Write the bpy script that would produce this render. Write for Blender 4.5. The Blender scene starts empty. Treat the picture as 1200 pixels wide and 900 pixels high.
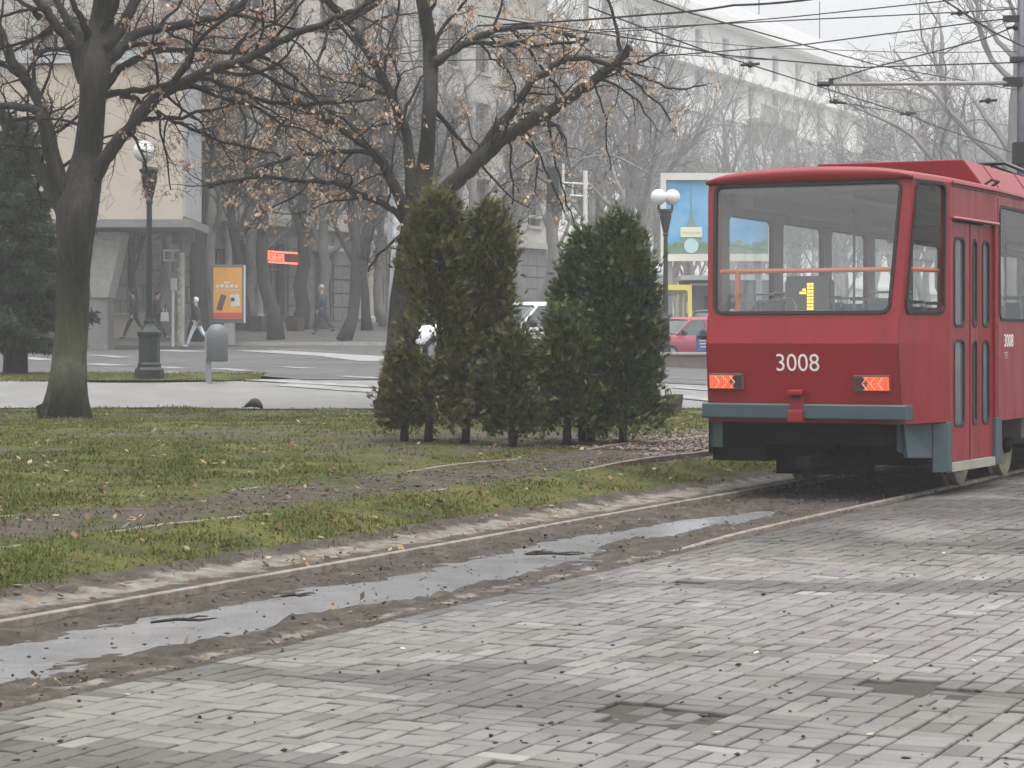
import bpy, bmesh, math, random
import numpy as np
from mathutils import Vector, Matrix
from mathutils.geometry import tessellate_polygon
R = math.radians
random.seed(7); rng = np.random.default_rng(11)
sc = bpy.context.scene
COL = sc.collection

# ------------------------------------------------------------ camera, sky, sun, exposure
cam = bpy.data.cameras.new("camera"); camo = bpy.data.objects.new("camera", cam); COL.objects.link(camo)
CAMZ = 1.46
camo.location = (0, 0, CAMZ); camo.rotation_euler = (R(90), 0, 0)
cam.sensor_width = 36; cam.lens = 79.5; cam.shift_y = -50/1200
cam.clip_end = 2000; cam.clip_start = 0.1
sc.camera = camo
w = bpy.data.worlds.new("World"); sc.world = w; w.use_nodes = True
nt = w.node_tree; bg = nt.nodes["Background"]
sky = nt.nodes.new("ShaderNodeTexSky"); sky.sky_type = 'NISHITA'; sky.sun_disc = False
SUN_EL, SUN_AZ = R(78), R(160)
sky.sun_elevation = SUN_EL; sky.sun_rotation = SUN_AZ
sky.air_density = 1.0; sky.dust_density = 6.0; sky.ozone_density = 1.0
hs = nt.nodes.new("ShaderNodeHueSaturation"); hs.inputs['Saturation'].default_value = 0.12
hs.inputs['Value'].default_value = 1.0
nt.links.new(sky.outputs[0], hs.inputs['Color']); nt.links.new(hs.outputs[0], bg.inputs['Color'])
bg.inputs['Strength'].default_value = 0.15
sun = bpy.data.lights.new("sun", 'SUN'); suno = bpy.data.objects.new("sun", sun); COL.objects.link(suno)
sun.energy = 0.5; sun.angle = R(80); sun.color = (1, 0.985, 0.96)
sd = Vector((math.sin(SUN_AZ)*math.cos(SUN_EL), math.cos(SUN_AZ)*math.cos(SUN_EL), math.sin(SUN_EL)))
suno.rotation_euler = sd.to_track_quat('Z', 'Y').to_euler()
sc.view_settings.view_transform = 'Standard'; sc.view_settings.look = 'None'
sc.view_settings.exposure = 1.08; sc.view_settings.gamma = 1.0; sc.view_settings.use_curve_mapping = False
sc.cycles.max_bounces = 7; sc.cycles.diffuse_bounces = 3; sc.cycles.glossy_bounces = 3
sc.cycles.transparent_max_bounces = 24; sc.cycles.volume_bounces = 2
sc.cycles.use_denoising = True
sc.cycles.sample_clamp_indirect = 6

# ------------------------------------------------------------ geometry of the place
TH = R(25.5); S, C = math.sin(TH), math.cos(TH)
TV = Vector((S, C, 0)); NV = Vector((-C, S, 0))      # along the tracks; to their left
F = 2650.0
def sm(x): x = np.clip(x, 0, 1); return x*x*(3-2*x)
YK = [0, 34, 38, 41, 43, 46, 54, 60, 77, 80, 84, 97, 600]
YV = [0, 0, .03, .25, .42, .47, .62, .75, .88, 1.0, 1.28, 1.7, 1.7]
def Gn(x, y):
    q = -C*x + S*y
    return .22*sm((q-7.6)/1.3) + .08*sm((q-10.6)/3) + np.interp(y, YK, YV)*sm((q-8)/6)*(1-.32*sm((x-1)/4))
def G(x, y): return float(Gn(np.float64(x), np.float64(y)))
def P(px, py, Z): return Vector(((px-600)*Z/F, Z, CAMZ-(py-400)*Z/F))
def GP(px, Z):
    x = (px-600)*Z/F
    return Vector((x, Z, G(x, Z)))
def PG(px, py):                                       # where the line of sight meets the ground
    for Z in np.arange(6, 140, .05):
        p = P(px, py, Z)
        if p.z <= G(p.x, p.y): return p
    return p
def QS(q, s, z=0): return NV*q + TV*s + Vector((0, 0, z))

# ------------------------------------------------------------ value noise for numpy
def _h(i, j, k):
    n = (i*374761393 + j*668265263 + k*1274126177) & 0x7fffffff
    n = (n ^ (n >> 13))*1274126177 & 0x7fffffff
    return ((n ^ (n >> 16)) & 0xffff)/65535.0
def vnoise(x, y, k=0):
    xi = np.floor(x).astype(np.int64); yi = np.floor(y).astype(np.int64)
    fx = x-xi; fy = y-yi; fx = fx*fx*(3-2*fx); fy = fy*fy*(3-2*fy)
    a = _h(xi, yi, k); b = _h(xi+1, yi, k); c = _h(xi, yi+1, k); d = _h(xi+1, yi+1, k)
    return (a*(1-fx)+b*fx)*(1-fy)+(c*(1-fx)+d*fx)*fy
def fbm(x, y, k=0, o=4):
    s = 0; a = .5; t = 0
    for i in range(o):
        s = s+a*vnoise(x*2**i, y*2**i, k+i); t += a; a *= .5
    return s/t

# ------------------------------------------------------------ materials
def lin(c):
    return tuple(((v/255)/12.92 if v/255 <= .04045 else ((v/255+.055)/1.055)**2.4) for v in c)
def mat(name, col, rough=.7, col2=None, nscale=3.0, bump=0.0, bscale=40.0, metal=0.0, spec=.5, attr=None, detail=6, rough2=None, stretch=None):
    m = bpy.data.materials.new(name); m.use_nodes = True
    t = m.node_tree; b = t.nodes["Principled BSDF"]
    b.inputs['Roughness'].default_value = rough; b.inputs['Metallic'].default_value = metal
    b.inputs['Specular IOR Level'].default_value = spec
    b.inputs['Base Color'].default_value = (*col, 1)
    tc = t.nodes.new("ShaderNodeTexCoord"); vec = tc.outputs['Object']
    if stretch:
        mp = t.nodes.new("ShaderNodeMapping"); mp.inputs['Scale'].default_value = stretch
        t.links.new(vec, mp.inputs[0]); vec = mp.outputs[0]
    src = None
    if col2 is not None:
        n = t.nodes.new("ShaderNodeTexNoise"); n.inputs['Scale'].default_value = nscale; n.inputs['Detail'].default_value = detail
        n.inputs['Roughness'].default_value = .65
        t.links.new(vec, n.inputs['Vector'])
        r = t.nodes.new("ShaderNodeValToRGB"); r.color_ramp.elements[0].position = .35; r.color_ramp.elements[1].position = .68
        r.color_ramp.elements[0].color = (*col, 1); r.color_ramp.elements[1].color = (*col2, 1)
        t.links.new(n.outputs[0], r.inputs[0]); src = r.outputs[0]
        if rough2 is not None:
            mr = t.nodes.new("ShaderNodeMapRange"); mr.inputs[1].default_value = .35; mr.inputs[2].default_value = .68
            mr.inputs[3].default_value = rough; mr.inputs[4].default_value = rough2
            t.links.new(n.outputs[0], mr.inputs[0]); t.links.new(mr.outputs[0], b.inputs['Roughness'])
    if attr:
        a = t.nodes.new("ShaderNodeAttribute"); a.attribute_name = attr
        if src is None: src = a.outputs['Color']
        else:
            mx = t.nodes.new("ShaderNodeMix"); mx.data_type = 'RGBA'; mx.blend_type = 'MULTIPLY'; mx.inputs[0].default_value = 1
            t.links.new(src, mx.inputs[6]); t.links.new(a.outputs['Color'], mx.inputs[7]); src = mx.outputs[2]
    if src is not None: t.links.new(src, b.inputs['Base Color'])
    if bump:
        n2 = t.nodes.new("ShaderNodeTexNoise"); n2.inputs['Scale'].default_value = bscale; n2.inputs['Detail'].default_value = 8
        t.links.new(vec, n2.inputs['Vector'])
        bp = t.nodes.new("ShaderNodeBump"); bp.inputs['Strength'].default_value = 1; bp.inputs['Distance'].default_value = bump
        t.links.new(n2.outputs[0], bp.inputs['Height']); t.links.new(bp.outputs[0], b.inputs['Normal'])
    return m
def glow(name, col, strength, base=None):
    m = mat(name, base or col, .4); b = m.node_tree.nodes["Principled BSDF"]
    b.inputs['Emission Color'].default_value = (*col, 1); b.inputs['Emission Strength'].default_value = strength
    return m
def glass(name, tint=(.8, .85, .85), refl=1.0):
    m = bpy.data.materials.new(name); m.use_nodes = True; t = m.node_tree; t.nodes.clear()
    o = t.nodes.new("ShaderNodeOutputMaterial"); tr = t.nodes.new("ShaderNodeBsdfTransparent"); gl = t.nodes.new("ShaderNodeBsdfGlossy")
    tr.inputs[0].default_value = (*tint, 1); gl.inputs['Roughness'].default_value = .015
    fr = t.nodes.new("ShaderNodeFresnel"); ge = t.nodes.new("ShaderNodeNewGeometry"); mr = t.nodes.new("ShaderNodeMapRange"); mr.inputs[3].default_value = 1.5; mr.inputs[4].default_value = 1/1.5
    t.links.new(ge.outputs['Backfacing'], mr.inputs[0]); t.links.new(mr.outputs[0], fr.inputs[0])
    ml = t.nodes.new("ShaderNodeMath"); ml.operation = 'MULTIPLY'; ml.inputs[1].default_value = refl; ml.use_clamp = True
    mx = t.nodes.new("ShaderNodeMixShader"); t.links.new(fr.outputs[0], ml.inputs[0]); t.links.new(ml.outputs[0], mx.inputs[0])
    t.links.new(tr.outputs[0], mx.inputs[1]); t.links.new(gl.outputs[0], mx.inputs[2]); t.links.new(mx.outputs[0], o.inputs[0])
    return m
M = {}
M['hazepane'] = mat("haze_paled_pane", (.34, .35, .36), .3, (.26, .27, .28), .7)  # panes greyed towards the fog: distance haze put into the colour
M['red'] = mat("red_paint", (.262, .0095, .0165), .34, (.195, .0085, .0135), 2.6, bump=.0007, bscale=5, stretch=(1.6, 1.6, .45), rough2=.48)
M['red_fade'] = mat("faded_red_paint", (.27, .028, .036), .42, (.22, .022, .029), 2)
M['teal'] = mat("grey_teal_paint", (.040, .068, .082), .45, (.052, .082, .094), 3)
M['black'] = mat("black_rubber", (.012, .012, .013), .6)
M['under'] = mat("grimy_underframe", (.005, .005, .006), .9, (.011, .010, .010), 8, spec=.2)
M['white'] = mat("white_paint", (.62, .62, .60), .5, (.52, .52, .50), 2)
M['cream'] = mat("cream_plaster", (.46, .405, .33), .9, (.39, .345, .285), .7)
M['steel'] = mat("galvanised_steel", (.36, .37, .38), .45, (.28, .29, .3), 6, metal=.6)
M['railsteel'] = mat("worn_rail_steel", (.30, .27, .235), .45, (.13, .105, .085), 7, metal=.3, rough2=.7)
M['wheelsteel'] = mat("dusty_wheel_steel", (.33, .29, .22), .6, (.22, .19, .15), 6)
M['orange'] = mat("orange_rail_paint", (.72, .19, .07), .4)
M['numwhite'] = mat("number_white", (.80, .80, .78), .5)
M['rust'] = mat("rusty_rail", (.20, .175, .15), .6, (.10, .08, .065), 6)
M['grey'] = mat("grey_interior", (.58, .59, .60), .6)
M['lgrey'] = mat("pale_grey_interior", (.50, .51, .52), .6)
M['dark'] = mat("dark_grey_floor", (.05, .05, .055), .7)
M['glass'] = glass("tram_glass", (.93, .95, .95), 3.2); M['sideglass'] = glass("tram_side_glass", (.92, .94, .94), 1.0)
M['shopglass'] = mat("dark_window_glass", (.03, .034, .038), .08, (.05, .055, .06), .5, spec=.8)
M['iron'] = mat("dark_cast_iron", (.014, .017, .019), .45, (.022, .025, .027), 5)
M['concrete'] = mat("grey_concrete", (.33, .32, .30), .85, (.25, .24, .225), 5, bump=.004)
M['globe'] = mat("white_globe_glass", (.62, .62, .62), .3)
M['bark'] = mat("wet_dark_bark", (.007, .006, .005), .85, (.036, .031, .026), 13, bump=.05, bscale=18, stretch=(1, 1, .25))
M['twig'] = mat("thin_dark_twigs", (.016, .013, .012), .85, spec=.2)
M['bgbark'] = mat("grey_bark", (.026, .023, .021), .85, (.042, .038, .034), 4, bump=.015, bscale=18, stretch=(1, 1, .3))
def mossy():
    m = mat("mossy_bark", (.007, .006, .005), .88, (.036, .031, .025), 14, bump=.05, bscale=18, stretch=(1, 1, .22))
    t = m.node_tree; b = t.nodes["Principled BSDF"]; old = b.inputs['Base Color'].links[0].from_socket
    tc = t.nodes.new("ShaderNodeTexCoord"); sep = t.nodes.new("ShaderNodeSeparateXYZ"); t.links.new(tc.outputs['Object'], sep.inputs[0])
    n = t.nodes.new("ShaderNodeTexNoise"); n.inputs['Scale'].default_value = 5.0; n.inputs['Detail'].default_value = 10; n.inputs['Roughness'].default_value = .7
    mp = t.nodes.new("ShaderNodeMapping"); mp.inputs['Scale'].default_value = (1, 1, .45); t.links.new(tc.outputs['Object'], mp.inputs[0]); t.links.new(mp.outputs[0], n.inputs[0])
    r = t.nodes.new("ShaderNodeMapRange"); r.inputs[1].default_value = 3.4; r.inputs[2].default_value = .9; t.links.new(sep.outputs[2], r.inputs[0])
    ml = t.nodes.new("ShaderNodeMath"); ml.operation = 'MULTIPLY'; r2 = t.nodes.new("ShaderNodeMapRange"); r2.inputs[1].default_value = .0; r2.inputs[2].default_value = 1.2; r2.inputs[3].default_value = .6; t.links.new(sep.outputs[2], r2.inputs[0])
    m2 = t.nodes.new("ShaderNodeMath"); m2.operation = 'MULTIPLY'; t.links.new(r.outputs[0], m2.inputs[0]); t.links.new(r2.outputs[0], m2.inputs[1])
    t.links.new(n.outputs[0], ml.inputs[0]); t.links.new(m2.outputs[0], ml.inputs[1])
    rr = t.nodes.new("ShaderNodeMapRange"); rr.inputs[1].default_value = .22; rr.inputs[2].default_value = .62; rr.inputs[4].default_value = .72; t.links.new(ml.outputs[0], rr.inputs[0])
    mx = t.nodes.new("ShaderNodeMix"); mx.data_type = 'RGBA'; t.links.new(rr.outputs[0], mx.inputs[0])
    t.links.new(old, mx.inputs[6]); mx.inputs[7].default_value = (.056, .068, .018, 1); t.links.new(mx.outputs[2], b.inputs['Base Color'])
    return m
M['moss'] = mossy()
M['fogbark'] = mat("haze_paled_bark", (.17, .163, .16), .9, (.22, .212, .206), 3)  # bark paled for the distant trees, fog whitening painted into it
def leafmat(name, rough=.7, trans=.35):
    m = bpy.data.materials.new(name); m.use_nodes = True; t = m.node_tree; t.nodes.clear()
    o = t.nodes.new("ShaderNodeOutputMaterial"); a = t.nodes.new("ShaderNodeAttribute"); a.attribute_name = "tint"
    d = t.nodes.new("ShaderNodeBsdfPrincipled"); d.inputs['Roughness'].default_value = rough; d.inputs['Specular IOR Level'].default_value = .25
    tr = t.nodes.new("ShaderNodeBsdfTranslucent"); mx = t.nodes.new("ShaderNodeMixShader"); mx.inputs[0].default_value = trans
    t.links.new(a.outputs['Color'], d.inputs['Base Color']); t.links.new(a.outputs['Color'], tr.inputs[0])
    t.links.new(d.outputs[0], mx.inputs[1]); t.links.new(tr.outputs[0], mx.inputs[2]); t.links.new(mx.outputs[0], o.inputs[0])
    return m
M['leaf'] = leafmat("leaf_faces"); M['scale'] = leafmat("conifer_sprays", .65, .12)
M['tinted'] = mat("tinted_surface", (.5, .5, .5), .75, attr="tint")

# ------------------------------------------------------------ mesh builder
class MB:
    def __init__(s): s.v = []; s.f = []; s.mi = []; s.tint = None
    def add(s, vs, fs, mi=0):
        o = len(s.v); s.v.extend([tuple(p) for p in vs])
        for f in fs: s.f.append(tuple(i+o for i in f)); s.mi.append(mi)
        return o
    def box(s, c, sz, rz=0, mi=0, taper=1.0, rot=None):
        x, y, z = sz[0]/2, sz[1]/2, sz[2]/2
        vs = [Vector((a*x*(taper if k > 0 else 1), b*y*(taper if k > 0 else 1), k*z)) for k in (-1, 1) for a, b in ((-1, -1), (1, -1), (1, 1), (-1, 1))]
        m = rot if rot is not None else Matrix.Rotation(rz, 3, 'Z')
        s.add([m @ p + Vector(c) for p in vs], [(3, 2, 1, 0), (4, 5, 6, 7), (0, 1, 5, 4), (1, 2, 6, 5), (2, 3, 7, 6), (3, 0, 4, 7)], mi)
    def tube(s, pts, rad, n=8, mi=0, caps=True):
        pts = [Vector(p) for p in pts]
        if not hasattr(rad, '__len__'): rad = [rad]*len(pts)
        base = len(s.v); ref = None
        for i, p in enumerate(pts):
            d = (pts[min(i+1, len(pts)-1)]-pts[max(i-1, 0)])
            if d.length < 1e-9: d = Vector((0, 0, 1))
            d.normalize()
            if ref is None: ref = d.orthogonal().normalized()
            ref = (ref-d*ref.dot(d))
            ref = ref.normalized() if ref.length > 1e-6 else d.orthogonal().normalized()
            b = d.cross(ref)
            for k in range(n):
                a = 2*math.pi*k/n
                s.v.append(tuple(p+(ref*math.cos(a)+b*math.sin(a))*rad[i]))
        for i in range(len(pts)-1):
            for k in range(n):
                a = base+i*n+k; b2 = base+i*n+(k+1) % n
                s.f.append((a, b2, b2+n, a+n)); s.mi.append(mi)
        if caps:
            s.f.append(tuple(base+k for k in reversed(range(n)))); s.mi.append(mi)
            e = base+(len(pts)-1)*n
            s.f.append(tuple(e+k for k in range(n))); s.mi.append(mi)
    def lathe(s, prof, n=20, c=(0, 0, 0), mi=0, axis=None, caps=True):
        c = Vector(c); m = axis if axis is not None else Matrix.Identity(3); base = len(s.v)
        for r, z in prof:
            for k in range(n):
                a = 2*math.pi*k/n
                s.v.append(tuple(c+m @ Vector((r*math.cos(a), r*math.sin(a), z))))
        for i in range(len(prof)-1):
            for k in range(n):
                a = base+i*n+k; b = base+i*n+(k+1) % n
                s.f.append((a, b, b+n, a+n)); s.mi.append(mi)
        if caps:
            s.f.append(tuple(base+k for k in reversed(range(n)))); s.mi.append(mi)
            e = base+(len(prof)-1)*n; s.f.append(tuple(e+k for k in range(n))); s.mi.append(mi)
    def prism(s, poly, d, mi=0):                      # polygon (3-D points) swept along d
        n = len(poly); d = Vector(d); a = [Vector(p) for p in poly]
        s.add(a+[p+d for p in a], [tuple(reversed(range(n))), tuple(range(n, 2*n))]+[(i, (i+1) % n, (i+1) % n+n, i+n) for i in range(n)], mi)
    def sphere(s, c, r, n=14, sc=(1, 1, 1), mi=0):
        prof = [(max(1e-4, math.sin(math.pi*i/n)), -math.cos(math.pi*i/n)) for i in range(n+1)]
        base = len(s.v); s.lathe(prof, n, mi=mi)
        for i in range(base, len(s.v)):
            x, y, z = s.v[i]; s.v[i] = (c[0]+x*r*sc[0], c[1]+y*r*sc[1], c[2]+z*r*sc[2])
    def grid(s, rows, closed=False, mi=0):
        nr, ncl = len(rows), len(rows[0]); vs = [p for r in rows for p in r]; fs = []
        for i in range(nr-1):
            for j in range(ncl if closed else ncl-1):
                fs.append((i*ncl+j, i*ncl+(j+1) % ncl, (i+1)*ncl+(j+1) % ncl, (i+1)*ncl+j))
        s.add(vs, fs, mi)
    def build(s, name, m, parent=None, smooth=False, bevel=0):
        me = bpy.data.meshes.new(name); me.from_pydata(s.v, [], s.f)
        ms = m if isinstance(m, (list, tuple)) else [m]
        for k in ms: me.materials.append(M[k] if isinstance(k, str) else k)
        if len(ms) > 1: me.polygons.foreach_set('material_index', s.mi)
        if s.tint is not None:
            ca = me.color_attributes.new("tint", 'FLOAT_COLOR', 'POINT')
            a = np.ones((len(s.v), 4), np.float32); a[:, :3] = np.asarray(s.tint, np.float32); ca.data.foreach_set('color', a.ravel())
        if smooth: me.polygons.foreach_set('use_smooth', [True]*len(s.f))
        me.validate(); me.update()
        o = bpy.data.objects.new(name, me); COL.objects.link(o)
        if parent: o.parent = parent
        if bevel:
            b = o.modifiers.new("bevel", 'BEVEL'); b.width = bevel; b.segments = 2; b.limit_method = 'ANGLE'; b.angle_limit = R(40)
        return o
def fastmesh(name, V, tris, m, tint=None, parent=None, k=3):
    me = bpy.data.meshes.new(name); V = np.asarray(V, np.float32); tris = np.asarray(tris, np.int32)
    me.vertices.add(len(V)); me.vertices.foreach_set('co', V.ravel())
    me.loops.add(tris.size); me.loops.foreach_set('vertex_index', tris.ravel())
    me.polygons.add(len(tris)); me.polygons.foreach_set('loop_start', np.arange(len(tris), dtype=np.int32)*k)
    try: me.polygons.foreach_set('loop_total', np.full(len(tris), k, np.int32))
    except Exception: pass
    me.materials.append(M[m] if isinstance(m, str) else m)
    if tint is not None:
        ca = me.color_attributes.new("tint", 'FLOAT_COLOR', 'POINT')
        a = np.ones((len(V), 4), np.float32); a[:, :3] = tint; ca.data.foreach_set('color', a.ravel())
    me.update(calc_edges=True); me.validate()
    o = bpy.data.objects.new(name, me); COL.objects.link(o)
    if parent: o.parent = parent
    return o
def empty(name, loc=(0, 0, 0), rz=0):
    o = bpy.data.objects.new(name, None); COL.objects.link(o); o.location = loc; o.rotation_euler = (0, 0, rz); o.empty_display_size = .3
    return o
def tag(o, label=None, cat=None, group=None, kind=None):
    if label: o['label'] = label
    if cat: o['category'] = cat
    if group: o['group'] = group
    if kind: o['kind'] = kind
    return o
def thing(name, label, cat, loc=(0, 0, 0), rz=0, group=None): return tag(empty(name, loc, rz), label, cat, group)
def copy_tree(o, parent=None):
    kids = list(o.children); c = o.copy(); COL.objects.link(c)
    if parent: c.parent = parent
    for k in kids: copy_tree(k, c)
    return c
def text(name, body, size, m, parent=None, mtx=None, depth=.004, align='LEFT', sx=1.0, offset=0):
    cu = bpy.data.curves.new(name, 'FONT'); cu.body = body; cu.size = size; cu.extrude = depth; cu.align_x = align; cu.offset = offset
    t = bpy.data.objects.new(name, cu); COL.objects.link(t)
    dg = bpy.context.evaluated_depsgraph_get(); dg.update()
    me = bpy.data.meshes.new_from_object(t.evaluated_get(dg)); bpy.data.objects.remove(t)
    me.name = name; me.materials.clear(); me.materials.append(M[m] if isinstance(m, str) else m)
    if sx != 1: me.transform(Matrix.Diagonal((sx, 1, 1, 1)))
    if mtx is not None: me.transform(mtx)
    o = bpy.data.objects.new(name, me); COL.objects.link(o)
    if parent: o.parent = parent
    return o
def frame_mtx(o, u, v):                               # local xy -> plane at o spanned by u (right) and v (up)
    u = Vector(u).normalized(); v = Vector(v).normalized(); n = u.cross(v)
    return Matrix(((u.x, v.x, n.x, o[0]), (u.y, v.y, n.y, o[1]), (u.z, v.z, n.z, o[2]), (0, 0, 0, 1)))

# bilinear panels with rounded openings
def bil(c, u, v): return (c[0]*(1-u)+c[1]*u)*(1-v)+(c[3]*(1-u)+c[2]*u)*v
def pn(c): return ((c[1]-c[0]).cross(c[3]-c[0])).normalized()
def rr(u0, v0, u1, v1, ru, rv, n=5):
    out = []
    for cx, cy, a0 in ((u1-ru, v0+rv, -90), (u1-ru, v1-rv, 0), (u0+ru, v1-rv, 90), (u0+ru, v0+rv, 180)):
        for i in range(n+1):
            a = R(a0+90*i/n); out.append((cx+ru*math.cos(a), cy+rv*math.sin(a)))
    return out
def panel(mb, c, holes, th=.04, mf=0, mback=None):
    c = [Vector(p) for p in c]; N = pn(c); mback = mf if mback is None else mback
    outer = [(0, 0), (.25, 0), (.5, 0), (.75, 0), (1, 0), (1, .25), (1, .5), (1, .75), (1, 1), (.75, 1), (.5, 1), (.25, 1), (0, 1), (0, .75), (0, .5), (0, .25)]
    loops = [outer]+holes; flat = [p for l in loops for p in l]
    tris = tessellate_polygon([[Vector((p[0], p[1], 0)) for p in l] for l in loops]) if holes else [tuple(range(16))]
    A = [bil(c, *p) for p in flat]; B = [p-N*th for p in A]
    def ori(t):
        if len(t) > 3: return t
        a, b, d = [flat[i] for i in t]
        return t if (b[0]-a[0])*(d[1]-a[1])-(b[1]-a[1])*(d[0]-a[0]) > 0 else tuple(reversed(t))
    tr = [ori(tuple(t)) for t in tris]; n = len(flat)
    mb.add(A, tr, mf); mb.add(B, [tuple(reversed(t)) for t in tr], mback)
    o = 0
    for li, l in enumerate(loops):
        k = len(l); vs = [A[o+i] for i in range(k)]+[B[o+i] for i in range(k)]
        fs = [(i, i+k, (i+1) % k+k, (i+1) % k) for i in range(k)]
        if li: fs = [tuple(reversed(f)) for f in fs]
        mb.add(vs, fs, mf); o += k
def pane(c, hole, inset=.012, th=.006):
    mb = MB(); c = [Vector(p) for p in c]; N = pn(c)
    pts = [bil(c, *p)-N*inset for p in hole]
    mb.add(pts, [tuple(range(len(pts)))]); return mb
def gasket(mb, c, hole, wd=.022, proud=.008, mi=0):
    c = [Vector(p) for p in c]; N = pn(c); pts = [bil(c, *p)+N*proud*.3 for p in hole]
    mid = sum(pts, Vector())/len(pts); n = len(pts); t = []
    rows = [[], [], [], []]
    for i in range(n):
        tg = (pts[(i+1) % n]-pts[i-1]).normalized(); out = tg.cross(N).normalized()
        rows[0].append(pts[i]-out*wd*.6-N*.012); rows[1].append(pts[i]-out*wd*.5+N*proud); rows[2].append(pts[i]+out*wd*.5+N*proud); rows[3].append(pts[i]+out*wd*.6-N*.006)
    mb.grid(rows, closed=True, mi=mi)
# ============================================================ THE SETTING
def ground_mat():
    m = bpy.data.materials.new("ground_soil_grass"); m.use_nodes = True; t = m.node_tree; b = t.nodes["Principled BSDF"]
    N = t.nodes.new; L = t.links.new
    tc = N("ShaderNodeTexCoord"); vec = tc.outputs['Object']
    at = N("ShaderNodeAttribute"); at.attribute_name = "mask"; sp = N("ShaderNodeSeparateColor"); L(at.outputs['Color'], sp.inputs[0])
    def noise(sc_, d=6, r=.6):
        n = N("ShaderNodeTexNoise"); n.inputs['Scale'].default_value = sc_; n.inputs['Detail'].default_value = d; n.inputs['Roughness'].default_value = r; L(vec, n.inputs['Vector']); return n.outputs[0]
    def ramp(f, stops):
        r = N("ShaderNodeValToRGB"); e = r.color_ramp.elements
        while len(e) < len(stops): e.new(.5)
        for k, (p, c) in enumerate(stops): e[k].position = p; e[k].color = (*c, 1)
        L(f, r.inputs[0]); return r.outputs[0]
    def mixc(f, a, c):
        x = N("ShaderNodeMix"); x.data_type = 'RGBA'; L(f, x.inputs[0]); L(a, x.inputs[6]); L(c, x.inputs[7]); return x.outputs[2]
    def thr(mask, nz, k, lo=.42, hi=.58):
        a = N("ShaderNodeMath"); a.operation = 'MULTIPLY_ADD'; a.inputs[1].default_value = k; a.inputs[2].default_value = -k/2; L(nz, a.inputs[0])
        s = N("ShaderNodeMath"); s.operation = 'ADD'; L(mask, s.inputs[0]); L(a.outputs[0], s.inputs[1])
        r = N("ShaderNodeMapRange"); r.inputs[1].default_value = lo; r.inputs[2].default_value = hi; L(s.outputs[0], r.inputs[0]); return r.outputs[0]
    grass = ramp(noise(1.1, 10, .72), [(.3, (.030, .024, .014)), (.44, (.052, .060, .017)), (.58, (.092, .100, .024)), (.72, (.115, .092, .040))])
    mud = ramp(noise(5, 10, .7), [(.3, (.030, .025, .020)), (.5, (.062, .052, .042)), (.7, (.115, .098, .078))])
    sand = ramp(noise(7, 8), [(.3, (.075, .064, .052)), (.45, (.16, .145, .12)), (.7, (.27, .25, .21))])
    vo = N("ShaderNodeTexVoronoi"); vo.inputs['Scale'].default_value = 16; L(vec, vo.inputs['Vector'])
    sv = N("ShaderNodeSeparateColor"); L(vo.outputs['Color'], sv.inputs[0])
    grav = ramp(sv.outputs[0], [(0, (.035, .027, .024)), (.5, (.11, .085, .075)), (1, (.22, .19, .17))])
    n1 = noise(2.2, 8, .7); n2 = noise(4, 8, .7)
    fine = ramp(noise(28, 6, .75), [(.32, (.35, .33, .30)), (.5, (1, 1, 1)), (.68, (1.55, 1.45, 1.2))])
    gm = N("ShaderNodeMix"); gm.data_type = 'RGBA'; gm.blend_type = 'MULTIPLY'; gm.inputs[0].default_value = 1; L(grass, gm.inputs[6]); L(fine, gm.inputs[7]); grass = gm.outputs[2]
    c = mixc(thr(sp.outputs[0], n1, 1.5), grass, mud)
    c = mixc(thr(sp.outputs[1], n2, 1.4), c, sand)
    c = mixc(thr(sp.outputs[2], n1, .9), c, grav)
    L(c, b.inputs['Base Color'])
    rg = N("ShaderNodeMapRange"); rg.inputs[3].default_value = .95; rg.inputs[4].default_value = .7; L(thr(sp.outputs[0], n1, 1.5), rg.inputs[0]); L(rg.outputs[0], b.inputs['Roughness'])
    b.inputs['Specular IOR Level'].default_value = .22
    bp = N("ShaderNodeBump"); bp.inputs['Distance'].default_value = .035; L(noise(14, 9, .7), bp.inputs['Height']); L(bp.outputs[0], b.inputs['Normal'])
    return m
M['ground'] = ground_mat()

def axis(lo, fine0, fine1, hi, step, k=1.16):
    a = list(np.arange(fine0, fine1+1e-6, step)); d = step; x = fine1
    while x < hi: d *= k; x += d; a.append(x)
    d = step; x = fine0; p = []
    while x > lo: d *= k; x -= d; p.append(x)
    return np.array(p[::-1]+a)
xs = axis(-500, -17, 14, 500, .16); ys = axis(-80, 7, 47, 900, .16)
X, Y = np.meshgrid(xs, ys)
Q = -C*X+S*Y
Z = Gn(X, Y)
soft = sm((Q-7.9)/1)*(1-sm((Y-37.4)/.6))
Z = Z + soft*(.07*(fbm(X*1.3, Y*1.3, 3)-.5)+.04*(fbm(X*6, Y*6, 9, 3)-.5))
def near_far_track(q): return np.exp(-((q-9.6)/.95)**4)
Z = Z - .05*near_far_track(Q)*(fbm(X*2.5, Y*2.5, 21)) * (Y < 60)
Z = np.where(Q < 7.85, -.14, Z)
Z = np.where((Y > 37.6), Z-.05, Z)
mud = .12+.46*near_far_track(Q)+.36*sm((fbm(X*.25, Y*.25, 40)-.40)*6)*(Q > 11)*(Y < 36)
mud = np.where((X > -.5) & (Q > 9) & (Q < 13) & (Y > 24), mud+.10, mud)
sand = .52*np.exp(-((Q-7.78)/.22)**2)+.10*near_far_track(Q)
grav = .75*sm((X-.6)/1.2)*np.exp(-((Q-9.7)/1.15)**4)
lp = (((Y > 41.9) & (Y < 46.5)) & (X < -4.9))
mask = np.stack([mud, sand, grav, np.ones_like(mud)], -1).astype(np.float32)
ny, nx = X.shape; idx = np.arange(nx*ny).reshape(ny, nx)
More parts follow.
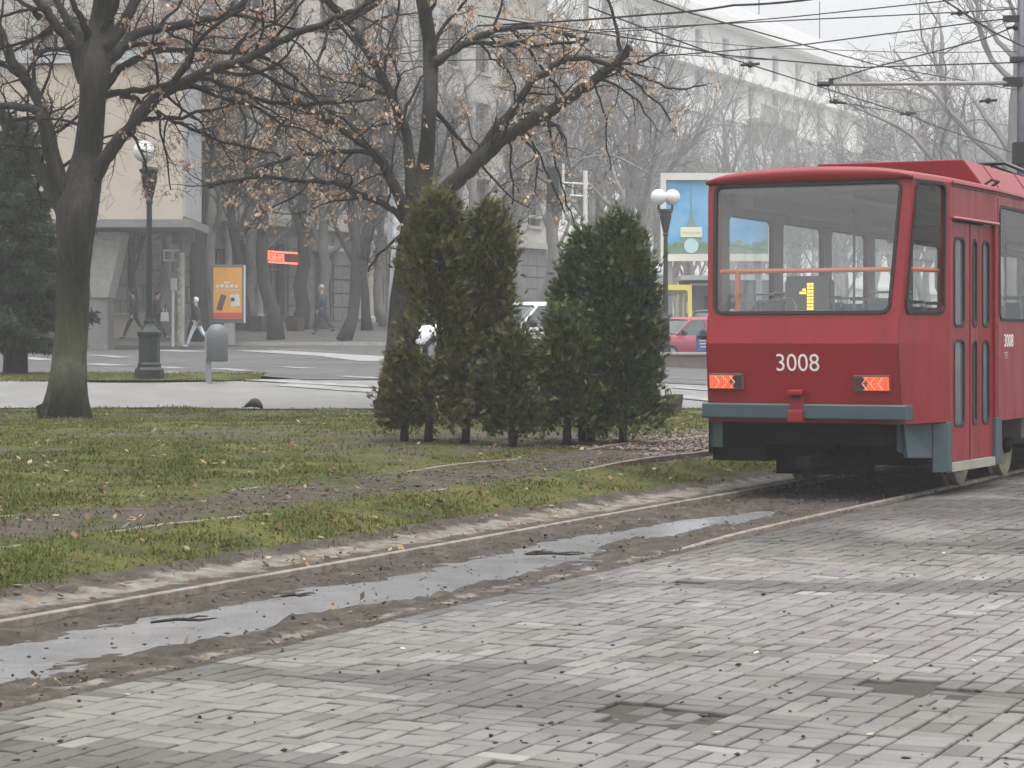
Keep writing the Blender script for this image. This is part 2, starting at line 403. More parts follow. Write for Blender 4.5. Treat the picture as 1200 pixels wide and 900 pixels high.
quads = np.stack([idx[:-1, :-1], idx[:-1, 1:], idx[1:, 1:], idx[1:, :-1]], -1).reshape(-1, 4)
g = fastmesh("ground", np.stack([X, Y, Z], -1).reshape(-1, 3), quads, 'ground', k=4)
ca = g.data.color_attributes.new("mask", 'FLOAT_COLOR', 'POINT'); ca.data.foreach_set('color', mask.reshape(-1))
g.data.polygons.foreach_set('use_smooth', [True]*len(g.data.polygons))
tag(g, kind='structure')

# mud between and beside the rails of the near track, with a hollow that holds water
def hollow(q, s):
    qc = 6.60+.10*np.sin(s*.9)+.14*(fbm(s*.7, s*0, 5)-.5)
    wv = np.interp(s, [4, 7, 9, 12, 14.5, 16.5, 18.0, 19.0], [.54, .48, .44, .48, .40, .40, .32, .05])-.03+.46*(fbm(s*1.3, q*2.0, 77)-.5)+.22*(fbm(s*4.5, q*5, 78, 3)-.5)
    d = np.abs(q-qc)/np.maximum(wv, .05)
    return np.clip(1-d, -1, 1)*sm((19.4-s)/1.0)
qs = np.arange(5.60, 8.06, .035); ss = axis(-20, 4.5, 31, 90, .06, 1.1)
SS, QQ = np.meshgrid(ss, qs, indexing='ij')
ZZ = .0-.008 + .05*(fbm(QQ*4, SS*2.2, 31)-.5)+.05*(fbm(QQ*13, SS*11, 12, 3)-.5)
ZZ = ZZ - .075*np.clip(hollow(QQ, SS)+.12, 0, 1)**.6
ZZ = np.where(QQ > 7.45, .035*(fbm(QQ*9, SS*7, 8)-.5)+Gn(QQ*-C+SS*S, QQ*S+SS*C)+.012, ZZ)
edge = sm((5.95-QQ)/.25); ZZ = ZZ*(1-edge)+edge*(-.012+.03*(fbm(QQ*8, SS*4, 2)-.5))
PX = QQ*-C+SS*S; PY = QQ*S+SS*C
n0, n1_ = QQ.shape; idx = np.arange(n0*n1_).reshape(n0, n1_)
quads = np.stack([idx[:-1, :-1], idx[:-1, 1:], idx[1:, 1:], idx[1:, :-1]], -1).reshape(-1, 4)[:, ::-1]
tb = fastmesh("trackbed", np.stack([PX, PY, ZZ], -1).reshape(-1, 3), quads, 'ground', k=4)
mk = np.zeros((n0, n1_, 4), np.float32)
mk[..., 0] = 1.4; mk[..., 1] = .66*np.exp(-((QQ-7.74)/.24)**2)+.50*np.exp(-((QQ-5.83)/.12)**2)*(SS < 17)+.25*np.exp(-((QQ-7.2)/.1)**2)
ca = tb.data.color_attributes.new("mask", 'FLOAT_COLOR', 'POINT'); ca.data.foreach_set('color', mk.reshape(-1))
tb.data.polygons.foreach_set('use_smooth', [True]*len(tb.data.polygons)); tag(tb, kind='structure')
def water_mat():
    m = mat("muddy_puddle_water", (.22, .22, .225), .22, (.16, .158, .16), 2.5, spec=1.0, bump=.006, bscale=6.0)
    return m
M['water'] = water_mat()
mb = MB(); rows = [[QS(q, s, -.040) for q in np.linspace(5.9, 7.27, 5)] for s in np.arange(2, 19.6, 1)]
mb.grid([r[::-1] for r in rows]); tag(mb.build("puddle", 'water'), kind='structure')

# ---- block paving, every block laid
M['joint'] = mat("dark_joint_dirt", (.030, .027, .022), .95, (.050, .045, .037), 6)
def paving_mat():
    m = mat("concrete_paving_blocks", (.90, .90, .90), .8, (1.08, 1.08, 1.08), 2.2, bump=.0015, bscale=55, attr="tint", rough2=.6, spec=.35)
    return m
M['paver'] = paving_mat()
M['plaza'] = mat("pavement_bed", (.16, .155, .145), .9, (.10, .095, .085), 4)
mb = MB(); rows = [[QS(q, s, -.016) for q in np.linspace(-120, 5.66, 12)] for s in np.arange(-60, 221, 10)]
mb.grid([r[::-1] for r in rows]); tag(mb.build("pavement_bed", 'joint'), kind='structure')
V0 = []; CLR = []; W_ = .21
holes = [PG(735, 834), PG(775, 842), PG(1068, 808)]
q = 5.66
while q > -9:
    s = 4.2+random.random()*.3
    while s < 46:
        kind = [(0, W_, .105)] if random.random() < .5 else [(0, W_/2, .21), (W_/2, W_/2, .21)]
        if random.random() < .08: kind = [(0, W_, .105)]
        for off, wd, ln in kind:
            p = QS(q-off-wd/2, s+ln/2); u = p.x/max(p.y, .1)
            if p.y < 5.5 or not (-.30 < u < .33): continue
            hole = any(((p.x-h.x)/.24)**2+((p.y-h.y)/.22)**2 < 1+random.uniform(-.5, .3) for h in holes)
            z = random.gauss(0, .0016)+.012*(fbm(np.float64(p.x*.5), np.float64(p.y*.5), 70)-.5)
            if hole:
                if random.random() < .22: continue
                z -= random.uniform(.01, .025)
            if random.random() < .004: z -= .012
            V0.append((q-off-wd, q-off, s, s+ln, z, random.gauss(0, .004), random.gauss(0, .004), p.x, p.y))
        s += kind[0][2]
    q -= W_
A = np.array(V0); K = len(A)
g_ = .0045; ch = .0085
q0, q1, s0, s1 = A[:, 0]+g_, A[:, 1]-g_, A[:, 2]+g_, A[:, 3]-g_
def ring(i, z): 
    qq = np.stack([q0+i, q1-i, q1-i, q0+i], 1); sv = np.stack([s0+i, s0+i, s1-i, s1-i], 1)
    dq = qq-(q0+q1)[:, None]/2; ds = sv-(s0+s1)[:, None]/2
    zz = z+A[:, 4:5]+dq*A[:, 5:6]*4+ds*A[:, 6:7]*4
    return np.stack([qq*-C+sv*S, qq*S+sv*C, zz], -1)
VV = np.concatenate([ring(ch, 0.0), ring(.0, -.005), ring(0, -.022)], 1)
base = (np.arange(K)*12)[:, None, None]
f = [[3, 2, 1, 0]]
for k in range(4): f.append([k, (k+1) % 4, (k+1) % 4+4, k+4]); f.append([k+4, (k+1) % 4+4, (k+1) % 4+8, k+8])
FF = (np.array(f)[None]+base).reshape(-1, 4)
px, py = A[:, 7], A[:, 8]
rnd = rng.normal(0, .065, K); tone = 1+rnd+.18*(fbm(px*.35, py*.35, 50)-.5)
colr = np.array([.170, .167, .156])[None]*tone[:, None]
pink = sm((fbm(px*.55, py*.55, 60)-.52)*7)*.55*(rng.random(K) < .7)
colr = colr*(1-pink[:, None])+pink[:, None]*np.array([.172, .152, .146])*tone[:, None]
tan = np.maximum(sm((fbm(px*.45+9, py*.45, 61)-.56)*8)*.5*(rng.random(K) < .6), .45*sm((.3-px)/2.5)*sm((fbm(px*.8, py*.8, 66)-.3)*4))
colr = colr*(1-tan[:, None])+tan[:, None]*np.array([.142, .132, .105])*tone[:, None]
colr[rng.random(K) < .035] *= 1.30
colr[rng.random(K) < .04] *= .70
Sv = (A[:, 2]+A[:, 3])/2; Qv = (A[:, 0]+A[:, 1])/2
grime = sm((Sv-13.8)/2.5)*sm((fbm(px*.5, py*.8, 62)-.22)*4)*.58
grime = np.maximum(grime, sm((fbm(px*.6+3, py*1.2, 63)-.60)*8)*.45)
hd = np.min([((px-h.x)/.75)**2+((py-h.y)/.45)**2 for h in holes], 0)
grime = np.maximum(grime, .5*np.exp(-hd*.8)*rng.uniform(.4, 1.1, K)); grime = np.maximum(grime, .55*sm((Qv-5.35)/.4)*(rng.random(K) < .7))
colr *= (1-grime)[:, None]; colr = colr*np.array([1, .985, .965])**(grime*2)[:, None]
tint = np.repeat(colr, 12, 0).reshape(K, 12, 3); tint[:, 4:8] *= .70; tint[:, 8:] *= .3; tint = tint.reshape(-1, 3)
pv = fastmesh("pavement", VV.reshape(-1, 3), FF, 'paver', tint=tint, k=4); tag(pv, kind='structure')

# ---- concrete edge strip where the paving meets the track, and the two tracks
def ribbon(name, pts, half, top, depth, m, parent=None, wob=0):
    mb = MB(); rows = []
    for p, t in pts:
        nrm = Vector((-t.y, t.x, 0)).normalized()
        o = Vector((0, 0, random.uniform(-wob, wob)))
        rows.append([p-nrm*half+Vector((0, 0, -depth)), p-nrm*half+o+Vector((0, 0, top-.006)), p-nrm*(half-.008)+o+Vector((0, 0, top)),
                     p+nrm*(half-.008)+o+Vector((0, 0, top)), p+nrm*half+o+Vector((0, 0, top-.006)), p+nrm*half+Vector((0, 0, -depth))])
    mb.grid([r[::-1] for r in rows]); return mb.build(name, m, parent)
nt_ = thing("tram_track", "near tram track with worn rails sunk in wet mud beside the block paving", "tram track", QS(6.58, 10))
inv = Matrix.Translation(-Vector(nt_.location))
def railpts(q, s0, s1, step=.5, wav=.01, zf=None):
    out = []
    for s in np.arange(s0, s1, step):
        p = QS(q+wav*math.sin(s*.8), s); p.z = (zf(p) if zf else 0); out.append((p, TV))
    return out
for qr, tp in ((7.35, .030), (5.83, .012)):
    o = ribbon("rail", railpts(qr, -10, 90, zf=(lambda p: -.045+.045*float(sm((p.y-14.5)/3))) if qr < 6 else None), .028, tp, .12, 'railsteel', nt_); o.data.transform(inv)
ft = thing("tram_track", "far tram track half buried in mud and grass at the foot of the mound", "tram track", QS(9.6, 20))
inv = Matrix.Translation(-Vector(ft.location))
for qr, d_ in ((8.85, -.052), (10.36, -.048)):
    o = ribbon("rail", railpts(qr, -10, 90, zf=lambda p: G(p.x, p.y)+d_+.055*float(sm((p.x+.3)/2.5))+.012*math.sin(p.y*1.7)+.010*math.sin(p.y*.6)), .03, .028, .12, 'rust', ft, wob=.006); o.data.transform(inv)

# ---- path, carriageway, far pavement
def sheet(name, m, fx, yv, dz, nx_=24, kind='structure'):
    mb = MB(); rows = []
    for y in yv:
        x0, x1 = fx(y); rows.append([Vector((x, y, G(x, y)+dz)) for x in np.linspace(x0, x1, nx_)])
    mb.grid(rows); return tag(mb.build(name, m, smooth=True), kind=kind)
M['path'] = mat("wet_pale_path", (.15, .148, .144), .65, (.205, .202, .197), 1.4, bump=.002, bscale=20, rough2=.75)
M['asphalt'] = mat("wet_asphalt", (.055, .055, .056), .5, (.085, .085, .085), .45, bump=.002, bscale=60, rough2=.7)
M['sidewalk'] = mat("damp_far_pavement", (.075, .072, .068), .5, (.11, .105, .10), .8)
M['line'] = mat("worn_road_paint", (.29, .29, .285), .6, (.17, .17, .166), 2.5)
wob = lambda x: .35*math.sin(x*.7)+.2*math.sin(x*1.9)
mb = MB(); xs_ = np.linspace(-40, 13.5, 120)
mb.grid([[Vector((x, y0+(wob(x)*(1-k)), G(x, y0)+.012+k*.0)) for x in xs_] for k, y0 in ((0, 37.9), (.6, 38.9), (1, 40.2), (1, 41.0), (1, 42.0), (1, 43.2 ))])
tag(mb.build("path", 'path', smooth=True), kind='structure')
def roadx0(y): return -200
mb = MB()
left = lambda x: 46.4 if x < -5.6 else (43.0 if x > -4.0 else 46.4-3.4*(x+5.6)/1.6)
xs_ = np.concatenate([np.linspace(-220, -20, 8), np.linspace(-18, 45, 127), np.linspace(60, 260, 8)])
mb.grid([[Vector((x, left(x)+(80.0-left(x))*k, G(x, left(x)+(80.0-left(x))*k)+.016)) for x in xs_] for k in np.linspace(0, 1, 24)])
tag(mb.build("road", 'asphalt', smooth=True), kind='structure')
mb = MB()
mb.grid([[Vector((x, y, G(x, y)+.13)) for x in np.linspace(-220, 260, 60)] for y in (80.15, 82, 84, 88, 92, 97, 110, 140, 200, 300)])
tag(mb.build("sidewalk", 'sidewalk', smooth=True), kind='structure')
mb = MB()
for x in np.arange(-60, 60, 1.0): mb.box((x+.5, 80.08, G(x, 80)+.04), (.985, .15, .2))
tag(mb.build("kerb", 'concrete'), kind='structure')
def stripe(name, pa, pb, w0, zoff=.026):
    a = PG(*pa); b = PG(*pb); d = (b-a); n = Vector((-d.y, d.x, 0)).normalized()*w0/2; mb = MB(); k = max(2, int(d.length/.8))
    rows = []
    for i in range(k+1):
        p = a+d*i/k; rows.append([Vector((p.x+n.x*sg, p.y+n.y*sg, G(p.x+n.x*sg, p.y+n.y*sg)+zoff)) for sg in (-1, 1)])
    mb.grid(rows); return mb
mb = MB()
for pa, pb, wd in (((185, 411), (236, 413), 1.2), ((300, 411.5), (456, 424), 1.5), ((312, 409.5), (400, 413), .35), ((104, 417), (146, 420), .45), ((104, 427.5), (142, 429.5), .6), ((30, 420), (54, 423), .5), ((22, 408), (60, 409.5), .4),
                   ((190, 431), (212, 433), .4), ((255, 433), (290, 436), .4), ((330, 431), (365, 433), .35), ((190, 437), (232, 441), .5), ((292, 446), (460, 456), .35), ((400, 442), (450, 445), .35), ((330, 452), (460, 461), .5),
                   ((790, 455), (900, 463), .4), ((790, 466), (900, 477), .45), ((785, 444), (880, 446), .3), ((560, 428), (640, 432), .4)):
    t_ = stripe("x", pa, pb, wd); mb.add(t_.v, t_.f)
tag(mb.build("road_marking", 'line'), kind='structure')

# ============================================================ BUILDINGS
def at_q(px, q=50.0):
    u = (px-600)/F; l = q/(S-C*u); return l*(S*u+C), l
def facade(mb, sv, zv, wins, q, rev=.22, mi=0):
    """wall sheet of bays x storeys facing the track; wins[(i,j)] = (s0,s1,z0,z1) opening"""
    O = lambda s, z, d=0: QS(q+d, s, z)
    for i in range(len(sv)-1):
        for j in range(len(zv)-1):
            a, b, c, d = sv[i], sv[i+1], zv[j], zv[j+1]
            def quad(s0, s1, z0, z1): mb.add([O(s0, z0), O(s1, z0), O(s1, z1), O(s0, z1)], [(3, 2, 1, 0)], mi)
            if (i, j) in wins:
                s0, s1, z0, z1 = wins[(i, j)]
                quad(a, s0, c, d); quad(s1, b, c, d); quad(s0, s1, c, z0); quad(s0, s1, z1, d)
                for (p, q_), (r_, t_) in (((s0, z0), (s1, z0)), ((s1, z0), (s1, z1)), ((s1, z1), (s0, z1)), ((s0, z1), (s0, z0))):
                    mb.add([O(p, q_), O(r_, t_), O(r_, t_, rev), O(p, q_, rev)], [(0, 1, 2, 3)], mi)
            else: quad(a, b, c, d)
def window_proto(wd, ht, parent, loc, fm, pm, mull=1, name="window"):
    mb = MB(); t_ = .07
    for x in (-wd/2+t_/2, wd/2-t_/2): mb.box((x, 0, ht/2), (t_, .08, ht-.002))
    for z in (t_/2, ht-t_/2): mb.box((0, 0, z), (wd-2*t_-.004, .078, t_))
    for k in range(mull): mb.box((-wd/2+wd*(k+1)/(mull+1), 0, ht/2), (.06, .07, ht-2*t_-.004))
    mb.box((0, .002, ht*.68), (wd-2*t_-.004, .06, .05))
    o = mb.build(name, fm, parent); o.location = loc; o.rotation_euler = (0, 0, 0)
    p = MB(); p.box((0, .012, ht/2), (wd-.02, .012, ht-.02)); p.build("pane", pm, o)
    return o
RZ = math.atan2(TV.y, TV.x)                             # facade x axis -> along the track
def bldg(name, label, q, s0, s1): 
    z = 0; o = thing(name, label, "building", QS(q, s0, z), RZ); return o
def loc_mesh(o, root):                                   # world-built mesh -> child space
    m = Matrix.Translation(root.location) @ Matrix.Rotation(root.rotation_euler.z, 4, 'Z'); o.data.transform(m.inverted()); o.parent = root; return o
def band(q, s0, s1, z0, z1, out, back=.1):
    c = QS(q-out/2+back/2, (s0+s1)/2, (z0+z1)/2); mb = MB(); mb.box(c, (s1-s0, out+back, z1-z0), RZ); return mb
M['stone'] = mat("dark_rusticated_stone", (.19, .19, .188), .85, (.135, .132, .13), 1.5, bump=.012, bscale=9)
M['wallgrey'] = mat("grey_cream_stone_wall", (.48, .46, .42), .9, (.40, .385, .35), .5)
M['hazestone'] = mat("haze_paled_stone", (.80, .79, .77), .9, (.73, .72, .70), .3)  # pale stone, lifted further so its colour carries part of the fog
M['roofmetal'] = mat("grey_sheet_roof", (.30, .305, .31), .7, (.36, .36, .37), .4)
M['shopdark'] = mat("dark_shop_front", (.05, .047, .044), .6, (.08, .075, .07), 1.2)
M['trim'] = mat("pale_stone_trim", (.40, .385, .36), .8, (.33, .32, .30), 2)
M['frame'] = mat("brown_window_frame", (.16, .13, .10), .6)
M['yposter'] = mat("yellow_shop_poster", (.65, .38, .12), .6, (.55, .30, .10), 1.2)

# --- shop building on the left
QB = 50.0; GZ = 2.0
sA, sB = at_q(60)[0], at_q(640)[0]
shop = bldg("corner_building", "long foggy stone building with dark rusticated ground floor, shop fronts and red sign", QB, sA, sB)
def SX(px): return at_q(px)[0]
mb = MB()
zs_ = [1.2, 6.6]; ops = {}; sv = [sA]; k = 0
opening = [(252, 262, 2.3, 5.2), (266, 296, 2.2, 5.6), (303, 334, 2.2, 5.6), (368, 388, 2.2, 5.3), (412, 428, 2.2, 5.6), (432, 450, 2.2, 5.6), (470, 505, 2.2, 5.6), (515, 550, 2.2, 5.6), (560, 600, 2.2, 5.6)]
for a, b, z0, z1 in opening:
    s0, s1 = SX(a), SX(b); sv += [s0-.25, s1+.25]; ops[(len(sv)-2, 0)] = (s0, s1, z0, z1)
sv.append(sB)
facade(mb, sv, zs_, ops, QB, .5)
loc_mesh(mb.build("ground_floor_wall", 'stone'), shop)
for (a, b) in ((62, 250), (336, 367), (389, 409), (452, 466), (606, 638)):
    s0, s1 = SX(a), SX(b); z = 2.35; r_ = 0; mb = MB()
    while z < 6.0:
        L_ = 1.0 if b-a > 60 else (s1-s0)/max(1, round((s1-s0)/1.0)); s = s0-(.5*L_ if (r_ % 2 and b-a > 60) else 0)
        while s < s1-.05:
            e = min(s+L_, s1); st = max(s, s0)
            if e-st > .12: mb.box(QS(QB-.035, (st+e)/2, z+.30), (e-st-.05, .11, .56), RZ)
            s += L_
        z += .61; r_ += 1
    loc_mesh(mb.build("rusticated_blocks", 'stone', bevel=.02), shop)
for a, b, z0, z1 in opening:
    mb = MB(); s0, s1 = SX(a), SX(b); mb.box(QS(QB+.42, (s0+s1)/2, (z0+z1)/2), (s1-s0-.02, .1, z1-z0-.02), RZ)
    loc_mesh(mb.build("shop_window_back", 'shopdark'), shop)
for a, b, z0, z1 in opening:
    if a == 368: continue
    s0, s1 = SX(a), SX(b); o = window_proto(s1-s0-.06, z1-z0-.08, None, (0, 0, 0), 'frame', 'shopglass', 2, "shop_window")
    o.parent = shop; o.location = ((s0+s1)/2-sA, .25, z0+.04); 
    for c in o.children: c.location.y = 0.0
s0, s1 = SX(368.5), SX(387.5); mb = MB(); mb.box(((s0+s1)/2-sA, .3, 3.7), (s1-s0, .08, 2.9)); d_ = mb.build("door", mat("dark_green_door", (.02, .03, .026), .5), shop)
mb = MB(); mb.box(((s0+s1)/2-sA+.3, .24, 3.5), (.05, .05, .4)); mb.build("handle", 'steel', d_)
mb = MB(); mb.box(((s0+s1)/2-sA, -.25, 5.5), (s1-s0+.7, .7, .22)); mb.build("door_hood", 'trim', shop)
for z0, z1, o_ in ((6.3, 6.62, .35), (7.9, 8.05, .2), (1.4, 2.32, .12)):
    loc_mesh(band(QB, sA, sB, z0, z1, o_).build("ledge", 'trim' if z0 > 3 else 'stone'), shop)
for px_ in (263.5, 299.5, 410, 430, 466):                # slim pale half columns between the shop windows
    mb = MB(); c = QS(QB-.16, SX(px_), 2.32); mb.lathe([(.26, 0), (.26, .2), (.17, .3), (.15, 3.2), (.24, 3.4), (.24, 3.95)], 12, c); loc_mesh(mb.build("half_column", 'trim', smooth=False), shop)
# upper storeys
sv = list(np.linspace(sA, sB, 15)); zv = [6.62, 10.4, 14.0, 17.6, 20.5]; ops = {}
for i in range(14):
    for j in range(3):
        m_ = (sv[i]+sv[i+1])/2; ops[(i, j)] = (m_-.75, m_+.75, zv[j]+.9, zv[j]+2.9)
mb = MB(); facade(mb, sv, zv, ops, QB, .3)
loc_mesh(mb.build("upper_wall", 'wallgrey'), shop)
proto = None
for (i, j), (a, b, z0, z1) in ops.items():
    if proto is None: proto = window_proto(1.5, 2.0, shop, (0, 0, 0), 'frame', 'shopglass', 1); o = proto; mb = MB(); mb.box((0, -.30, -.1), (1.8, .2, .14)); mb.build("sill", 'trim', o); mb = MB(); mb.box((0, -.29, 2.12), (1.8, .16, .2)); mb.build("lintel", 'trim', o)
    else: o = copy_tree(proto, shop)
    o.location = ((a+b)/2-sA, .25, z0)
loc_mesh(band(QB, sA, sB, 20.2, 20.6, .6).build("cornice", 'trim'), shop)
mb = MB(); mb.box(QS(QB+7, (sA+sB)/2, 19.0), (sB-sA-.3, 13.2, 3.2), RZ); mb.box(QS(QB+6.6, (sA+sB)/2, 9.8), (sB-sA-.3, 12, 15), RZ)
loc_mesh(mb.build("roof_block", 'wallgrey'), shop)
# red pawnshop sign, posters on the shop windows
def on_facade(px, py, out):                              # point on the facade plane seen at this pixel
    s, l = at_q(px); return QS(QB-out, s, CAMZ-(py-400)/F*l)
sg = thing("shop_sign", "red glowing framed shop sign behind a dark tree trunk", "sign", on_facade(324, 302, .25), RZ)
M['neon'] = glow("red_sign_light", (1.0, .16, .10), 1.1, (.6, .06, .04))
M['signback'] = mat("dark_red_sign_board", (.10, .03, .028), .6)
a, b = on_facade(305, 294, .25), on_facade(344, 311, .25); Wd = (b-a).to_2d().length; Ht = abs(a.z-b.z)
mb = MB(); mb.box((0, 0, 0), (Wd, .08, Ht)); mb.build("board", 'signback', sg)
mb = MB(); e = rr(-Wd/2+.04, -Ht/2+.04, Wd/2-.04, Ht/2-.04, .12, .12); mb.tube([(x, -.07, z) for x, z in e+[e[0]]], .035, 6); mb.build("neon_border", 'neon', sg)
text("lettering", "ЛОМБАРД", .42, 'neon', sg, frame_mtx((-Wd/2+.13, -.05, -.15), (1, 0, 0), (0, 0, 1)), .012, sx=.62)
def poster(name, label, x0, y0, x1, y1, m, out=-.02):
    a, b = on_facade(x0, y0, out), on_facade(x1, y1, out); o = thing(name, label, "poster", (a+b)/2, RZ)
    mb = MB(); mb.box((0, 0, 0), ((b-a).to_2d().length, .03, abs(a.z-b.z))); mb.build("sheet", m, o); return o, (b-a).to_2d().length, abs(a.z-b.z)
o, pw, ph = poster("window_poster", "yellow poster with dark shapes in a shop window right of a slim trunk", 414, 313, 429, 345, 'yposter')
mb = MB(); mb.box((-.1, -.03, .1), (.45, .02, .5)); mb.box((.2, -.03, -.3), (.3, .02, .35)); mb.build("printed_shapes", mat("poster_brown", (.30, .14, .05), .6), o)
poster("window_poster", "faded pink poster above the yellow one in the shop window", 414, 293, 429, 309, mat("faded_pink_poster", (.40, .20, .17), .6))
poster("window_poster", "pale green poster under the yellow one in the shop window", 415, 348, 427, 374, mat("pale_green_poster", (.33, .38, .34), .6))

# --- cream block raised on slanted pylons, at the left
pav = thing("raised_pavilion", "cream box shaped pavilion with white roof edge raised on slanted pylons", "building", (P(40, 0, 74).x, 74, 0))
xl, xr = P(-170, 0, 74).x-pav.location.x, P(214, 0, 74).x-pav.location.x
mb = MB(); mb.box(((xl+xr)/2, 2.0, 8.0), (xr-xl, 4.0, 5.1)); mb.build("wall", 'cream', pav)
mb = MB(); mb.box(((xl+xr)/2, 2.0, 10.75), (xr-xl+.3, 4.3, .40)); mb.build("roof", mat("pale_roof_edge", (.42, .43, .44), .6, (.36, .37, .38), 1.5), pav)
mb = MB(); mb.box(((xl+xr)/2+.1, 2.0, 5.32), (xr-xl+.4, 4.3, .26)); mb.build("floor_edge", 'stone', pav)
mb = MB(); mb.box((xr+.04, 2.0, 8.0), (.08, 3.9, 4.9)); mb.build("side_lit_face", mat("side_lit_tone", (.36, .37, .385), .6, (.30, .31, .32), 1.5), pav)  # sheet over the side wall, its lighter facing painted in as colour
for k in (0, -5.2, -9.8):
    mb = MB(); x0 = P(119, 0, 74).x-pav.location.x+k
    mb.prism([(x0-.5, .9, 2.9), (x0+.05, .9, 2.9), (x0+.55, .9, 5.1), (x0-.8, .9, 5.1)], (0, 1.4, 0)); mb.build("pylon", 'concrete', pav, bevel=.03)
    mb = MB(); mb.box((x0-.3, 1.6, 1.95), (.62, 1.2, 1.9)); mb.build("pylon_foot", 'stone', pav)
lw = thing("low_wall", "low beige wall under the raised pavilion behind the walkers", "wall", GP(128, 82.5)); mb = MB(); mb.box((0, 0, .45), (2.6, .35, 1.0)); mb.build("wall", mat("beige_render", (.33, .30, .25), .9), lw)
mb = MB(); mb.box((0, 0, .98), (2.7, .45, .08)); mb.build("coping", 'concrete', lw)

# --- the great pale building far along the street
QF = 78.0; KF = QF/50.0
s0, s1 = at_q(690, QF)[0], at_q(1113, QF)[0]
far = bldg("far_building", "huge pale apartment building dissolving in fog with rows of windows and grey roof", QF, s0, s1)
zf_ = lambda z: CAMZ+(z-CAMZ)*KF
nb = 16; sv = list(np.linspace(s0, s1, nb+1)); zv = [1.0, 7.5]+[7.5+(zf_(18.7)-7.5)/4*k for k in (1, 2, 3, 4)]+[zf_(21.7)]; ops = {}
for i in range(nb):
    for k_, off in enumerate((-.27, .27)):
        pass
    m_ = (sv[i]+sv[i+1])/2
    for j in range(6):
        zb, ht = ((zv[j]+1.4, 3.2) if j < 5 else (zf_(19.15), 2.7)); ops[(i, j)] = (m_-1.0, m_+1.0, zb, zb+ht)
mb = MB(); facade(mb, sv, zv, ops, QF, .5); loc_mesh(mb.build("wall", 'hazestone'), far)
proto = {}
for (i, j), (a, b, z0, z1) in ops.items():
    h_ = round(z1-z0, 2)
    if h_ not in proto: proto[h_] = window_proto(2.0, h_, far, (0, 0, 0), 'trim', 'hazepane', 1); o = proto[h_]
    else: o = copy_tree(proto[h_], far)
    o.location = ((a+b)/2-s0, .42, z0)
for z0, z1, ot in ((18.3, 18.8, 1.2), (15.6, 15.8, .45), (21.5, 22.0, 1.5), (5.4, 5.7, .6)):
    loc_mesh(band(QF, s0-ot*.6, s1+ot*.6, zf_(z0), zf_(z1), ot).build("cornice", 'hazestone'), far)
mb = MB()
mb.prism([QS(QF-.9, s0-.3, zf_(22.0)), QS(QF+8.5, s0-.3, zf_(25.6)), QS(QF+22, s0-.3, zf_(25.6)), QS(QF+26, s0-.3, zf_(22.0))], TV*(s1-s0+.6)); loc_mesh(mb.build("roof", 'roofmetal'), far)
mb = MB(); mb.box(QS(QF+13.4, (s0+s1)/2, zf_(11.2)), (s1-s0-.2, 25.6, 31), RZ); loc_mesh(mb.build("core", 'hazestone'), far)
for i in (9, 12):
    mb = MB(); mb.tube([QS(QF+9, sv[i]+1.5, zf_(25.5)), QS(QF+9, sv[i]+1.5, zf_(25.5)+5)], .07, 5); loc_mesh(mb.build("aerial", 'iron'), far)
for px_ in (880, 905):                                   # balconies with corbels
    sb = at_q(px_, QF)[0]; zb = zf_(15.9)
    mb = MB(); mb.box(QS(QF-1.1, sb, zb), (5.2, 2.2, .35), RZ)
    for d in (-2, 2): mb.prism([QS(QF, sb+d-.3, zb-.18), QS(QF-1.9, sb+d-.3, zb-.18), QS(QF, sb+d-.3, zb-2.4)], TV*.6)
    for k in range(9): mb.box(QS(QF-2.05, sb-2.4+.6*k, zb+.85), (.14, .14, 1.3), RZ)
    mb.box(QS(QF-2.05, sb, zb+1.6), (5.2, .2, .16), RZ); loc_mesh(mb.build("balcony", 'trim'), far)
for px_ in (770, 800, 830, 862, 935, 965):               # flat pilasters under the ledge
    loc_mesh(band(QF, at_q(px_, QF)[0]-.7, at_q(px_, QF)[0]+.7, zf_(9.0), zf_(18.2), .35).build("pilaster", 'hazestone'), far)
# ============================================================ THE TRAM   (local: x right, y forward from the rear face, z up)
tram = thing("tram", "red tram seen from behind, white number 3008 on its back, standing on the near track", "tram", QS(6.58+.04, 20.1), -TH)
def hw(s): return float(np.interp(s, [0, .97, 2.42, 12.6, 14.2, 14.7], [1.0, 1.16, 1.25, 1.25, 1.05, .9]))
LV = [(.70, .10, .94), (1.44, 0.0, .93), (1.72, .05, .93), (2.96, .25, 1.0)]      # height, rear offset, half width of the flat back
def back(z): return float(np.interp(z, [a for a, _, _ in LV], [b for _, b, _ in LV])), float(np.interp(z, [a for a, _, _ in LV], [c for _, _, c in LV]))
def rp(a, z):                                            # point on the back: a = -1..1 across
    s, h = back(z); return Vector((a*h, s, z))
body = MB(); gk = MB(); panes = []
CX, CY = 1.16, .97
def corner_pt(sg, z): return Vector((sg*CX, CY, z))
